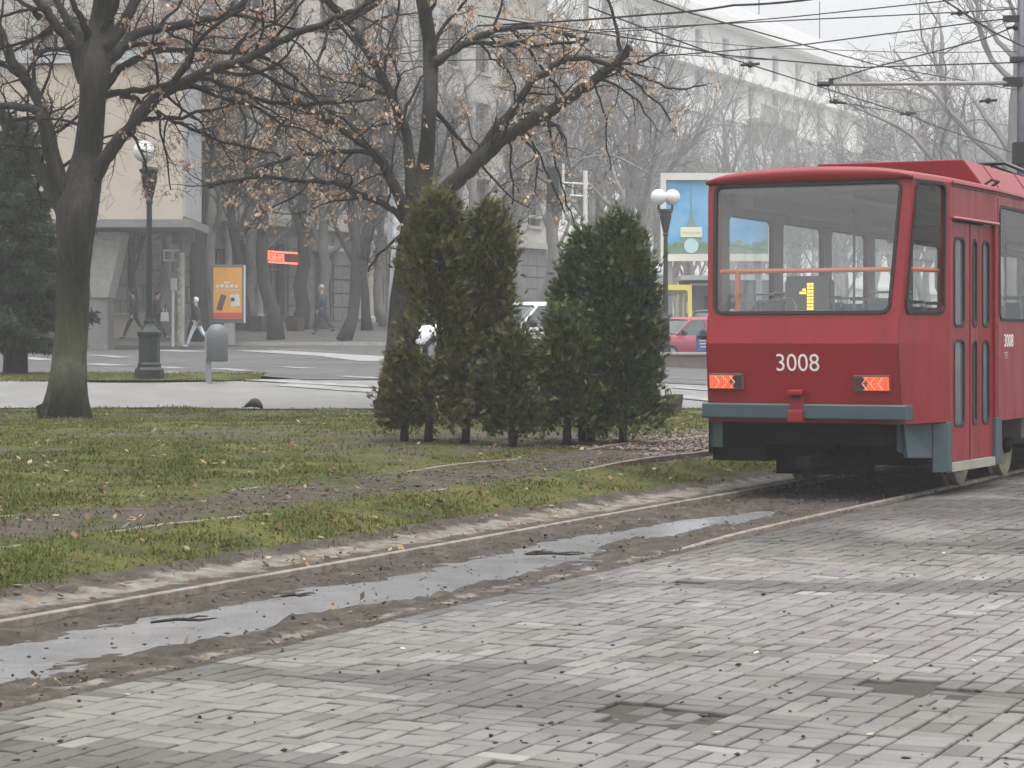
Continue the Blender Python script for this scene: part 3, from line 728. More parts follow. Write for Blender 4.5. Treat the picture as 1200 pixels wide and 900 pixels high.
# flat back: lower, apron, window zone
def quad_panel(c, holes=[], th=.045): panel(body, c, holes, th, 0, 1)
quad_panel([rp(-1, .70), rp(1, .70), rp(1, 1.44), rp(-1, 1.44)])
quad_panel([rp(-1, 1.44), rp(1, 1.44), rp(1, 1.72), rp(-1, 1.72)])
rw = [rp(-1, 1.72), rp(1, 1.72), rp(1, 2.96), rp(-1, 2.96)]
hole = rr(.035, .005, .945, .982, .04, .06); quad_panel(rw, [hole]); gasket(gk, rw, hole, .03, .01); panes.append(("rear_window", rw, hole))
for sg in (1, -1):
    def o(l): return l if sg > 0 else [l[1], l[0], l[3], l[2]]
    quad_panel(o([rp(sg, .70), corner_pt(sg, .70), corner_pt(sg, 1.44), rp(sg, 1.44)]))
    quad_panel(o([rp(sg, 1.44), corner_pt(sg, 1.44), corner_pt(sg, 1.72), rp(sg, 1.72)]))
    cw = o([rp(sg, 1.72), corner_pt(sg, 1.72), corner_pt(sg, 2.96), rp(sg, 2.96)])
    hole = rr(.10 if sg > 0 else .14, .0, .86 if sg > 0 else .90, .985, .10, .07)
    hole = [(u, max(v, .004)) for u, v in hole]; quad_panel(cw, [hole]); gasket(gk, cw, hole, .03, .01); panes.append(("corner_window", cw, hole))
# sides: rows (s0,s1,windows)
def sidep(sg, s0, s1, z0, z1):
    c = [Vector((sg*hw(s0), s0, z0)), Vector((sg*hw(s1), s1, z0)), Vector((sg*hw(s1), s1, z1)), Vector((sg*hw(s0), s0, z1))]
    return c if sg > 0 else [c[1], c[0], c[3], c[2]]
def side_row(sg, s0, s1, z0, z1, wins=()):
    c = sidep(sg, s0, s1, z0, z1); hs_ = []
    for (a, b, e, f) in wins:
        u0, u1 = (a-s0)/(s1-s0), (b-s0)/(s1-s0)
        if sg < 0: u0, u1 = 1-u1, 1-u0
        h = rr(u0, (e-z0)/(z1-z0), u1, (f-z0)/(z1-z0), .09/(s1-s0), .09/(z1-z0)); hs_.append(h); gasket(gk, c, h, .028, .008); panes.append(("side_window", c, h))
    quad_panel(c, hs_)
D0, D1 = 1.02, 2.40                                      # rear door opening on the right
side_row(1, CY, D0, .70, 2.96); side_row(1, D0, D1, 2.62, 2.96); side_row(1, D1, 2.48, .70, 2.96)
side_row(1, 2.48, 6.0, .66, 1.55); side_row(1, 2.48, 6.0, 1.55, 2.96, [(2.56, 4.0, 1.68, 2.82), (4.12, 5.9, 1.68, 2.82)])
side_row(1, 6.0, 7.4, .30, 2.96, [(6.1, 6.65, .7, 2.5), (6.75, 7.3, .7, 2.5)])
side_row(1, 7.4, 12.6, .66, 1.55); side_row(1, 7.4, 12.6, 1.55, 2.96, [(7.55, 9.2, 1.68, 2.82), (9.35, 10.9, 1.68, 2.82), (11.05, 12.5, 1.68, 2.82)])
side_row(1, 12.6, 14.2, .30, 2.96, [(12.75, 13.3, .7, 2.5), (13.4, 14.0, .7, 2.5)])
side_row(-1, CY, 12.6, .66, 1.55)
side_row(-1, CY, 12.6, 1.55, 2.96, [(1.15, 2.55, 1.68, 2.72), (2.85, 4.3, 1.68, 2.72), (4.6, 6.05, 1.68, 2.72), (6.35, 7.8, 1.68, 2.72), (8.1, 9.55, 1.68, 2.72), (9.85, 11.3, 1.68, 2.72), (11.5, 12.5, 1.68, 2.72)])
side_row(-1, 12.6, 14.2, .66, 2.96, [(12.75, 14.0, 1.68, 2.72)])
fc = [Vector((hw(14.2), 14.2, .6)), Vector((-hw(14.2), 14.2, .6)), Vector((-hw(14.2), 14.2, 2.96)), Vector((hw(14.2), 14.2, 2.96))]
hole = rr(.05, .45, .95, .97, .05, .06); quad_panel(fc, [hole]); gasket(gk, fc, hole); panes.append(("windscreen", fc, hole))
bo = body.build("body", ['red', 'lgrey'], tram)
gk.build("window_gasket", 'black', bo)
for nm, c, h in panes: pane(c, h).build(nm, 'glass' if nm == 'rear_window' else 'sideglass', tram)
# roof with rounded brow
rows = []
def arch(s, lift, inset=0):
    h = hw(max(s-.22, 0))+.012-inset; out = []
    for k in range(-10, 11):
        x = k/10; ax = abs(x)
        out.append((x, h, ax))
    pts = [Vector((-h, s, 2.955))]
    for x, h_, ax in out: pts.append(Vector((x*h*(1 if ax < .99 else 1.0), s, 2.955+(.145*(1-.42*ax**2-.30*ax**8))*lift)))
    pts.append(Vector((h, s, 2.955))); return pts
r0 = arch(.235, .0); rows = [[Vector((p.x*.985, .25, 2.95)) for p in r0], arch(.215, .15), arch(.20, .62), arch(.215, .86), arch(.27, .985), arch(.40, 1.0), arch(.7, 1.02), arch(1.2, 1.03), arch(2.6, 1.04), arch(8, 1.04), arch(12.8, 1.03), arch(14.2, .9), arch(14.42, .5)]
mb = MB(); mb.grid([r[::-1] for r in rows]); e = rows[-1]; mb.add(e, [tuple(range(len(e)))])
roof = mb.build("roof", mat("roof_red_paint", (.26, .026, .033), .38, (.22, .020, .027), 1.5), tram, smooth=True)
mb = MB()                                                # gutter along the roof edge, seam over the door
mb.tube([(hw(s)+.012, s, 2.965) for s in (1.0, 2.4, 6, 12.6, 14)], .016, 6); mb.tube([(-hw(s)-.012, s, 2.965) for s in (1.0, 2.4, 6, 12.6, 14)], .016, 6); mb.build("gutter", 'red_fade', roof)
# equipment box on the roof
mb = MB(); b0, b1 = 2.95, 10.6
prof = [(-1.0, 3.02), (-.78, 3.34), (.78, 3.34), (1.0, 3.02)]
mb.prism([(x*.92, b0-.35 if z < 3.1 else b0, z) for x, z in prof], (0, 0, 0.0001)) if False else None
A_ = [Vector((x, b0+(.10 if z < 3.1 else 0), z)) for x, z in prof]; B_ = [Vector((x, b1+(.3 if z < 3.1 else 0), z)) for x, z in prof]
mb.add(A_+B_, [(0, 1, 2, 3)[::1], (7, 6, 5, 4), (1, 0, 4, 5), (2, 1, 5, 6), (3, 2, 6, 7)])
rb = mb.build("roof_box", 'red_fade', tram, bevel=.015)
mb = MB()
for s in (3.75, 5.2, 6.8, 8.4): mb.prism([(.785, s, 3.345), (1.005, s, 3.03), (.99, s, 3.0), (.77, s, 3.3)], (0, .018, 0))
mb.build("seam", 'red', rb)
mb = MB(); mb.tube([(.95, 3.15, 3.08), (1.03, 3.15, 3.13), (1.03, 3.45, 3.13), (.95, 3.45, 3.08)], .014, 6); mb.build("grab_handle", 'black', rb)
pg = MB(); pg.box((0, 6.6, 3.38), (1.0, 1.3, .05))
for x in (-.4, .4):
    pg.tube([(x, 6.1, 3.40), (x*.9, 7.3, 3.46), (x*.7, 6.2, 3.53)], .022, 6); pg.tube([(x, 7.1, 3.40), (x*.9, 5.9, 3.47)], .018, 6)
pg.tube([(-.6, 6.2, 3.44), (-.45, 6.2, 3.54), (.45, 6.2, 3.54), (.72, 6.2, 3.42)], .025, 6)
for x in (-.4, .4): pg.lathe([(.05, 3.33), (.06, 3.35), (.05, 3.37), (.06, 3.39), (.05, 3.41)], 10, (x, 6.1, 0))
pg.build("pantograph", 'iron', tram)
# number on the back: 3008
n_ = back(1.28)[0]
z0, z1 = .70, 1.44; u = Vector((1, 0, 0)); v = (rp(0, 1.44)-rp(0, .70)).normalized()
nrm = u.cross(v)
text("fleet_number", "3008", .232, 'numwhite', tram, frame_mtx(rp(-.275, 1.185)+nrm*.002, u, v), .0015, sx=.94, offset=-.001)
sp = Vector((hw(2.9)+.002, 2.74, 1.405)); text("fleet_number", "3008", .185, 'numwhite', tram, frame_mtx(sp, (0, 1, 0), (0, 0, 1)), .0015, sx=1.12)
mb = MB()
for k in range(3):
    for j in range(2): mb.box((hw(2.9)+.002, 2.80+.075*j+.01*k, 1.345-k*.024), (.003, .055-.012*k, .010))
mb.build("small_lettering", 'white', tram)
# tail lamps
M['lamp'] = glow("lit_tail_lamp", (1.0, .10, .03), .32, (.6, .07, .025)); M['lampline'] = glow("tail_lamp_chevrons", (1.0, .36, .20), .3, (.8, .4, .3))
for sg in (-1, 1):
    cx, cz = (-.745, 1.082) if sg < 0 else (.675, 1.074)
    root = rp(0, cz); O = Vector((cx, root.y, cz)); mtx = frame_mtx(O+nrm*.002, u, v)
    mb = MB(); mb.box((0, 0, .008), (.345, .152, .022)); hb = mb.build("tail_lamp", mat("lamp_housing", (.10, .09, .085), .5), tram, bevel=.006)
    hb.data.transform(mtx)
    mb = MB(); lens = [(-.160*sg*-1, -.062), (.085*sg*-1, -.062), (.03*sg*-1, 0), (.085*sg*-1, .062), (-.160*sg*-1, .062)]
    if sg < 0: lens = lens[::-1]
    pts = [(x, y, .020) for x, y in lens]
    mb.prism(pts if sg < 0 else pts, (0, 0, .008)); lo_ = mb.build("lens", 'lamp', hb); lo_.data.transform(mtx)
    mb = MB()
    for k in range(3):
        x = (-.135+.075*k)
        for ys in (-1, 1): mb.tube([((x+.075)*-sg*1.0-(.0), 0, .030), ((x+.03+.075-.075)*-sg, ys*.058, .030)][::1], .0045, 4)
    for ix in range(11):
        for iy in range(6): 
            mb.box((sg*(.150-.0215*ix), -.05+.02*iy, .029), (.006, .006, .004))
    co = mb.build("chevrons", 'lampline', hb); co.data.transform(mtx)
    mb = MB(); mb.prism([(-sg*.160, -.058, .020), (-sg*.09, -.058, .02), (-sg*.04, 0, .02), (-sg*.09, .058, .02), (-sg*.160, .058, .02)][::(1 if sg > 0 else -1)], (0, 0, .006)); r_ = mb.build("reflector", mat("dark_reflector", (.06, .05, .045), .3), hb); r_.data.transform(mtx)
# bumper, coupling cover
mb = MB(); pts = [(-1.02, .16), (-.985, .03), (-.5, .015), (.5, .015), (.985, .03), (1.02, .16)]
rows = []
for z, o_ in ((.735, .012), (.75, 0), (.865, 0), (.878, .012), (.878, .16)): rows.append([Vector((x, y+o_ if o_ < .1 else max(y, .14), z)) for x, y in pts])
rows.insert(0, [Vector((x, max(y, .14), .735)) for x, y in pts]); mb.grid(rows[::1]); mb.build("bumper", 'teal', tram, bevel=.004)
mb = MB(); mb.box((0, .055, .86), (.135, .10, .30)); mb.box((0, .0, .765), (.15, .07, .115)); mb.box((0, .0, .985), (.15, .10, .05)); cp = mb.build("coupling_cover", 'red', tram, bevel=.012); cp.location.x = -.045
mb = MB(); mb.box((0, -.0, .945), (.09, .035, .028)); hk = mb.build("slot", 'black', cp)
# door: opening frame, three leaves
mb = MB(); mb.box((hw(1.7)-.10, (D0+D1)/2, 1.5), (.02, D1-D0+.1, 2.6)); mb.build("door_recess", 'black', tram)
def leaf(s0, s1, inset, yaw=0):
    c = [Vector((hw(s0)-inset[0], s0, .315)), Vector((hw(s1)-inset[1], s1, .315)), Vector((hw(s1)-inset[1], s1, 2.60)), Vector((hw(s0)-inset[0], s0, 2.60))]
    m_ = MB(); L_ = s1-s0; e = .26
    hh = [rr(e, .145, 1-e, .505, min(.07/L_, .2), .03), rr(e, .565, 1-e, .935, min(.07/L_, .2), .03)]
    panel(m_, c, hh, .035, 0, 0); do = m_.build("door_leaf", 'red', tram)
    gm = MB(); 
    for h in hh: gasket(gm, c, h, .024, .006)
    gm.build("seal", 'black', do)
    for h in hh: pane(c, h, .012).build("pane", mat("door_glass", (.10, .11, .115), .06, spec=.8) if 'dg' not in M else M['dg'], do)
M['dg'] = mat("door_glass", (.09, .10, .105), .07, (.13, .14, .145), 1.0, spec=.8)
leaf(D0+.01, 1.66, (.035, .035)); leaf(1.68, 2.02, (.03, .055)); leaf(2.03, D1-.01, (.055, .03))
mb = MB(); mb.tube([(hw(1.0)+.02, .985, 2.635), (hw(2.44)+.02, 2.45, 2.635)], .014, 6); mb.build("door_rain_strip", mat("pinkish_strip", (.45, .18, .16), .5), tram)
mb = MB(); mb.box((hw(1.7)-.045, (D0+D1)/2, .265), (.09, D1-D0-.01, .085), rot=Matrix.Rotation(-math.atan2(hw(D1)-hw(D0), D1-D0), 3, 'Z')); mb.build("door_sill", mat("worn_pale_sill", (.36, .34, .30), .6, (.26, .24, .21), 6), tram)
mb = MB()
def wallq(s0, s1, z0, z1, out=.004, tk=.05):
    a, b = Vector((hw(s0)+out, s0, 0)), Vector((hw(s1)+out, s1, 0)); n = Vector(((b-a).y, -(b-a).x, 0)).normalized()
    mb.prism([a+Vector((0, 0, z0)), b+Vector((0, 0, z0)), b+Vector((0, 0, z1)), a+Vector((0, 0, z1))], -n*tk)
wallq(D1, 2.66, .225, .70, .003); mb.build("door_surround", 'teal', tram, bevel=.008); mb = MB(); wallq(.89, D0, .225, .70, .003)
mb.prism([Vector((CX, .90, .225)), Vector((CX-.12, .78, .225)), Vector((CX-.12, .78, .69)), Vector((CX, .90, .69))], Vector((-.03, .06, 0)))
sk = mb.build("door_surround", 'teal', tram, bevel=.008)
mb = MB()
for sg in (1,):
    a, b = Vector((.90, .36, 0)), Vector((1.04, .80, 0))
    mb.prism([a+Vector((.02, 0, .38)), b+Vector((0, 0, .36)), b+Vector((0, 0, .695)), a+Vector((-.02, 0, .695))], Vector((-.05, .03, 0)))
    mb.prism([Vector((.80, .40, .44)), Vector((.90, .42, .40)), Vector((.90, .42, .73)), Vector((.80, .40, .73))], Vector((0, .04, 0)))
mb.build("skirt_panel", 'teal', tram, bevel=.006); mb = MB()
mb.prism([Vector((-1.0, .25, .45)), Vector((-.86, .25, .45)), Vector((-.86, .25, .74)), Vector((-1.0, .25, .74))], Vector((0, .04, 0)))
mb.build("skirt_panel", 'teal', tram, bevel=.006)
mb = MB(); 
for z in (1.0, 1.3, 1.62, 1.95, 2.3, 2.6, .85, 1.15): mb.lathe([(.012, 0), (.010, .008), (.001, .010)], 8, (hw(2.44)+.001, 2.45, z), axis=Matrix.Rotation(R(90), 3, 'Y'))
mb.build("rivet", 'red_fade', tram)
M['seam'] = mat('dark_seam', (.035, .006, .008), .7)
for a_, b_ in ((2.485, 2.485), (6.0, 6.0), (7.4, 7.4)):
    mb = MB(); mb.box((hw(a_)+.0015, a_, 1.8), (.004, .007, 2.2)); mb.build('seam', 'seam', bo)
for z_ in (2.965,):
    mb = MB(); mb.tube([(hw(s)+.004, s, 2.93) for s in (1.0, 2.4, 6, 12.6)], .004, 4); mb.build('seam', 'seam', bo)
for sg_ in (-1, 1):
    mb = MB(); mb.tube([(sg_*back(z)[1]*1.0, back(z)[0]-.001, z) for z in (.72, 1.0, 1.44, 1.70)], .003, 4); mb.build('seam', 'seam', bo)
# underside
mb = MB(); mb.box((0, 7.3, .80), (1.9, 13.2, .10)); mb.box((-.72, 1.0, .53), (.55, 1.3, .42)); mb.box((-.2, 1.3, .44), (.62, 1.0, .52)); mb.box((.45, 1.3, .52), (.7, .9, .44)); mb.box((0, .5, .62), (1.5, .5, .25)); mb.box((.3, 7.0, .50), (1.6, 3.0, .5)); mb.box((-.98, 1.0, .56), (.04, 1.5, .34)); mb.box((-.55, 6.5, .52), (.6, 3.4, .5)); mb.box((-1.1, 4.5, .58), (.05, 5, .3))
mb.box((0, .4, .33), (.16, .7, .10)); mb.box((.15, .9, .30), (.5, .3, .22))
mb.build("underframe", 'under', tram)
def wheelset(parent, y):
    for sx in (-1, 1):
        w_ = MB(); ax = Matrix.Rotation(R(90)*sx, 3, 'Y')
        w_.lathe([(.10, .035), (.12, .06), (.245, .045), (.275, .062), (.345, .062), (.35, .05), (.352, -.03), (.375, -.045), (.375, -.065), (.30, -.065), (.1, -.05)], 32, (sx*.80, y, .352), axis=ax)
        wo = w_.build("wheel", 'wheelsteel', parent, smooth=False)
        h = MB(); h.lathe([(.11, .06), (.10, .11), (.06, .13), (.001, .13)], 16, (sx*.80, y, .352), axis=ax); h.build("hub", 'under', wo)
    a = MB(); a.tube([(-.8, y, .352), (.8, y, .352)], .06, 12); a.build("axle", 'under', parent)
for yb in (3.5, 10.3):
    bg_ = MB(); bg_.box((.62, yb, .42), (.10, 2.5, .16)); bg_.box((-.62, yb, .42), (.10, 2.5, .16)); bg_.box((0, yb, .5), (1.3, .5, .22)); bg_.box((0, yb-.95, .35), (.9, .5, .3)); bg_.box((0, yb+.95, .35), (.9, .5, .3)); bg_.box((.70, yb-.0, .18), (.06, .9, .10)); bg_.box((-.70, yb, .18), (.06, .9, .10))
    bt = bg_.build("bogie", 'under', tram)
    wheelset(bt, yb-.95); wheelset(bt, yb+.95)
mb = MB(); M['dustybox'] = mat("grey_dusty_box", (.10, .095, .088), .8)
for c_, z_ in (((1.02, 4.2, .60), (.28, .55, .34)), ((1.0, 5.2, .52), (.3, .9, .36)), ((1.05, 3.05, .62), (.12, .25, .28))): mb = MB(); mb.box(c_, z_); mb.build("equipment_box", 'dustybox', tram, bevel=.01)
# inside
mb = MB(); mb.box((0, 7.4, .86), (1.94, 13.2, .04)); mb.build("floor", 'dark', tram)
mb = MB(); mb.box((0, 7.3, 2.91), (1.9, 13.5, .03)); mb.box((.98, 7.5, 2.86), (.2, 12.6, .14)); mb.box((-.98, 7.5, 2.86), (.2, 12.6, .14)); ce = mb.build("ceiling", 'grey', tram)
mb = MB(); mb.box((0, 7.3, 2.885), (.22, 12, .03)); mb.build("light_strip", mat("opal_light_cover", (.6, .6, .58), .4), ce)
M['seat'] = mat("dark_grey_seat", (.075, .08, .088), .7); M['seatred'] = mat("dull_seat_back", (.16, .17, .19), .6)
def seat(x, y, rz=0):
    s_ = empty("seat", (x, y, .88), rz); s_.parent = tram
    m_ = MB(); m_.box((0, 0, .42), (.42, .42, .07)); m_.build("cushion", 'seat', s_, bevel=.02)
    m_ = MB(); m_.box((0, -.2, .72), (.42, .06, .56), rot=Matrix.Rotation(R(-8), 3, 'X')); m_.build("backrest", 'seatred', s_, bevel=.02)
    m_ = MB(); m_.tube([(0, 0, 0), (0, 0, .4)], .035, 8); m_.tube([(-.2, -.24, .95), (-.2, -.24, 1.06), (.2, -.24, 1.06), (.2, -.24, .95)], .014, 6); m_.build("frame", 'steel', s_)
for y in np.arange(2.0, 12, .82): seat(-.86, y)
for y in list(np.arange(2.9, 5.6, .82))+list(np.arange(8.2, 12, .82)): seat(.86, y)
for x in (-.5, 0.0, .5): seat(x, 1.05, math.pi) if x else None
mb = MB()
mb.tube([(-.93, .40, 2.13), (.0, .38, 2.13), (.95, .42, 2.13), (1.06, .9, 2.13)], .022, 8)
mb.tube([(-.76, .40, .9), (-.76, .40, 2.13)], .028, 8); mb.tube([(.80, .55, .9), (.80, .55, 2.9)], .02, 8)
mb.build("handrail", 'orange', tram)
mb = MB()
for x in (-.54, -.06): mb.tube([(x, 1.2, .9), (x, 1.2, 2.05)], .016, 6)
mb.tube([(-.54, 1.2, 2.05), (-.06, 1.2, 2.05)], .016, 6)
mb.tube([(-.72, .95, 1.0), (-.72, .95, 1.84), (-.40, .95, 1.88), (-.36, .95, 1.8), (-.36, .95, 1.0)], .014, 6); mb.tube([(-.36, .95, 1.75), (.25, .95, 1.75)], .012, 6)
for x in (-.55, .55):
    for y in (3.5, 5.5, 8, 10.5): mb.tube([(x, y, .88), (x, y, 2.9)], .016, 6)
for x in (-.45, .45): mb.tube([(x, 1.5, 2.62), (x, 12.5, 2.62)], .014, 6)
mb.build("grab_rail", 'steel', tram)
rd = MB(); rd.box((-.30, 1.16, 1.90), (.44, .05, .40)); rdo = rd.build("route_display", mat("display_case", (.16, .16, .165), .4), tram)
M['led'] = glow("yellow_route_digit", (1.0, .62, .05), 1.0, (.5, .3, .02))
mb = MB(); 
for iz in range(8): 
    for dx in (0, .035): mb.box((-.29+dx, 1.128, 1.78+iz*.034), (.028, .006, .024))
for k in range(2): mb.box((-.335-.03*k, 1.128, 1.965-.03*k), (.03, .006, .022)); 
mb.box((-.33, 1.128, 1.935), (.03, .006, .022))
mb.build("route_digit", 'led', rdo)
mb = MB(); mb.box((-.5, 6, 2.72), (.8, .04, .2)); mb.build("notice_board", 'lgrey', tram)
# ============================================================ TREES
def branch_system(mb_list, leaves, start, d, length, rad, level, maxlev, prm, r=random):
    """one branch as a bent tube, then its side shoots"""
    n = max(3, int(length/prm['seg'][min(level, len(prm['seg'])-1)])+1)
    pts = [Vector(start)]; rads = [rad]; d = Vector(d).normalized(); st = length/n
    for i in range(n):
        wv = prm['wob']*(1+.3*level)
        d = (d+Vector((r.gauss(0, wv), r.gauss(0, wv), r.gauss(0, wv)))+Vector((0, 0, prm['up'][min(level, len(prm['up'])-1)]))*st).normalized()
        pts.append(pts[-1]+d*st); rads.append(max(rad*(1-(i+1)/n*prm.get('tap', .75)), prm['rmin']))
    mb_list.tube(pts, rads, 6 if rad > .06 else (4 if rad > .02 else 3), caps=False)
    if leaves is not None and level >= maxlev-1: leaves.extend([(pts[-1], d), (pts[len(pts)//2], d)])
    if level < maxlev: shoots(mb_list, leaves, pts, rads, level+1, maxlev, prm, length, r)
    return pts
def shoots(mb_list, leaves, pts, rads, level, maxlev, prm, length, r=random, t0=.22):
    k = prm['n'][min(level-1, len(prm['n'])-1)]
    k = int(k*max(.5, length/prm['lref'][min(level-1, len(prm['lref'])-1)])+r.random())
    for j in range(k):
        t = t0+(1-t0)*(j+r.random())/k; f = t*(len(pts)-1); i = min(int(f), len(pts)-2); p = pts[i].lerp(pts[i+1], f-i); ax = (pts[i+1]-pts[i]).normalized()
        rd = rads[i]+(rads[i+1]-rads[i])*(f-i)
        pr = ax.orthogonal().normalized(); pr = Matrix.Rotation(r.random()*6.283, 3, ax) @ pr
        a = R(r.uniform(*prm['ang'])); dd = ax*math.cos(a)+pr*math.sin(a)
        ln = length*r.uniform(*prm['len'])*(1-.45*t); ln = max(ln, prm['lmin'])
        branch_system(mb_list, leaves, p, dd, ln, max(min(rd*.62, ln*.02+.002), prm['rmin']), level, maxlev, prm, r)
def leaf_cloud(name, pts, parent, k, size, cols, spread, inv=None, droop=1.0):
    n = len(pts)*k
    if not n: return None
    P_ = np.repeat(np.array([tuple(p) for p in pts]), k, 0)+rng.normal(0, spread, (n, 3))
    a = rng.normal(0, 1, (n, 3)); a[:, 2] -= droop; a /= np.linalg.norm(a, axis=1)[:, None]
    b = np.cross(a, rng.normal(0, 1, (n, 3))); b /= np.linalg.norm(b, axis=1)[:, None]
    s_ = size*rng.uniform(.6, 1.3, (n, 1)); c_ = np.cross(a, b)*s_*.18
    V = np.stack([P_, P_+a*s_*.5+b*s_*.34+c_, P_+a*s_, P_+a*s_*.5-b*s_*.34+c_], 1).reshape(-1, 3)
    cols = np.array(cols); col = cols[rng.integers(0, len(cols), n)]*rng.uniform(.75, 1.25, (n, 1))
    q = np.arange(n)[:, None]*4; T = np.concatenate([q+[0, 1, 2], q+[0, 2, 3]], 0)
    if inv is not None: V = V+np.array(inv)
    return fastmesh(name, V, T, 'leaf', tint=np.repeat(col, 4, 0), parent=parent)

def limb_tree(name, label, base_px, Z0, trunk, limbs, prm, bark, leafspec=None, seed=1, group=None):
    """trunk / limbs measured along the photograph's limbs (pixel, pixel, half width), each limb leaning towards or away from us"""
    r = random.Random(seed); base = GP(base_px, Z0); root = thing(name, label, "tree", base, 0, group); sc_ = Z0/F
    tm = MB(); cm = MB(); lv = []
    def to(px, py, dy=0): return Vector(((px-600)*Z0/F*(1+dy/Z0), Z0+dy, CAMZ-(py-400)*Z0/F*(1+dy/Z0)))-base
    tp = [to(x, y, .15*math.sin(i*1.3)) for i, (x, y, h) in enumerate(trunk)]
    # smooth the trunk
    P2, R2 = smooth_path(tp, [h*sc_*.95 for _, _, h in trunk], 4)
    base_i = len(tm.v); nn = 20; tm.tube(P2, R2, nn, caps=True)
    for i in range(base_i, len(tm.v)):                    # root flare and lumps
        x, y, z = tm.v[i]; k = (i-base_i) % nn; a = 2*math.pi*k/nn
        f = 1+.06*math.sin(3*a+z*1.1)+.035*math.sin(7*a+2*z)+.03*math.sin(11*a-z*3)+.22*max(0, .7-z)*math.cos(5*a+1)
        c_ = P2[(i-base_i)//nn]; tm.v[i] = (c_.x+(x-c_.x)*f, c_.y+(y-c_.y)*f, z)
    for li, (pp, r0, r1, dep) in enumerate(limbs):
        L_ = [to(*pp[0])]; tot = 0
        for k in range(1, len(pp)):
            tot += math.hypot(pp[k][0]-pp[k-1][0], pp[k][1]-pp[k-1][1]); L_.append(to(*pp[k], dep*tot*sc_))
        n_ = len(L_); rr_ = [(r0+(r1-r0)*i/(n_-1))*sc_*.88 for i in range(n_)]; rr_[0] *= 1.35
        P3, R3 = smooth_path(L_, rr_, 3)
        for i in range(1, len(P3)-1): P3[i] = P3[i]+Vector((r.gauss(0, .012), r.gauss(0, .02), r.gauss(0, .012)))
        tgt = tm if r0 > 6 else cm
        tgt.tube(P3, R3, 10 if r0 > 4 else 6)
        ln = sum((P3[i+1]-P3[i]).length for i in range(len(P3)-1))
        shoots(cm, lv, P3, R3, 1, prm['maxlev'], prm, ln if r0 > 2.6 else ln*.7, r, .15)
    o = tm.build("trunk", bark, root, smooth=True); cm.build("branches", 'twig', o if False else root)
    if leafspec:
        keep = [p for p, d in lv if leafspec['keep'](p+base, r)]
        leaf_cloud("leaves", keep, root, leafspec['k'], leafspec['size'], leafspec['cols'], leafspec['spread'])
    return root, lv
def smooth_path(pts, rad, k):
    P_, R_ = [], []
    n = len(pts)
    for i in range(n-1):
        p0, p1, p2, p3 = pts[max(i-1, 0)], pts[i], pts[i+1], pts[min(i+2, n-1)]
        for j in range(k):
            t = j/k; t2, t3 = t*t, t*t*t
            P_.append(.5*((2*p1)+(p2-p0)*t+(2*p0-5*p1+4*p2-p3)*t2+(3*p1-p0-3*p2+p3)*t3)); R_.append(rad[i]+(rad[i+1]-rad[i])*t)
    P_.append(pts[-1]); R_.append(rad[-1]); return P_, R_
DRY = [(.42, .27, .18), (.48, .34, .24), (.32, .19, .13), (.52, .41, .30), (.36, .24, .19)]
PRM = dict(seg=[.35, .25, .16, .12], wob=.17, up=[.0, -.04, -.22, -.5], n=[11, 6, 5], lref=[2.6, 1.3, .7], ang=(28, 72), len=(.22, .58), lmin=.24, rmin=.0024, maxlev=3, tap=.8)
lt_trunk = [(75, 497, 37), (75.5, 490, 32.5), (76.5, 478, 27.5), (78, 464, 24.5), (80, 445, 22.5), (81, 425, 21), (84, 380, 20), (86, 330, 20), (89, 285, 21), (92, 248, 25), (98, 212, 23), (103, 180, 17), (106, 150, 16), (108, 115, 16), (110, 85, 19), (114, 55, 19), (119, 25, 15), (123, -15, 12), (126, -80, 9), (128, -170, 6)]
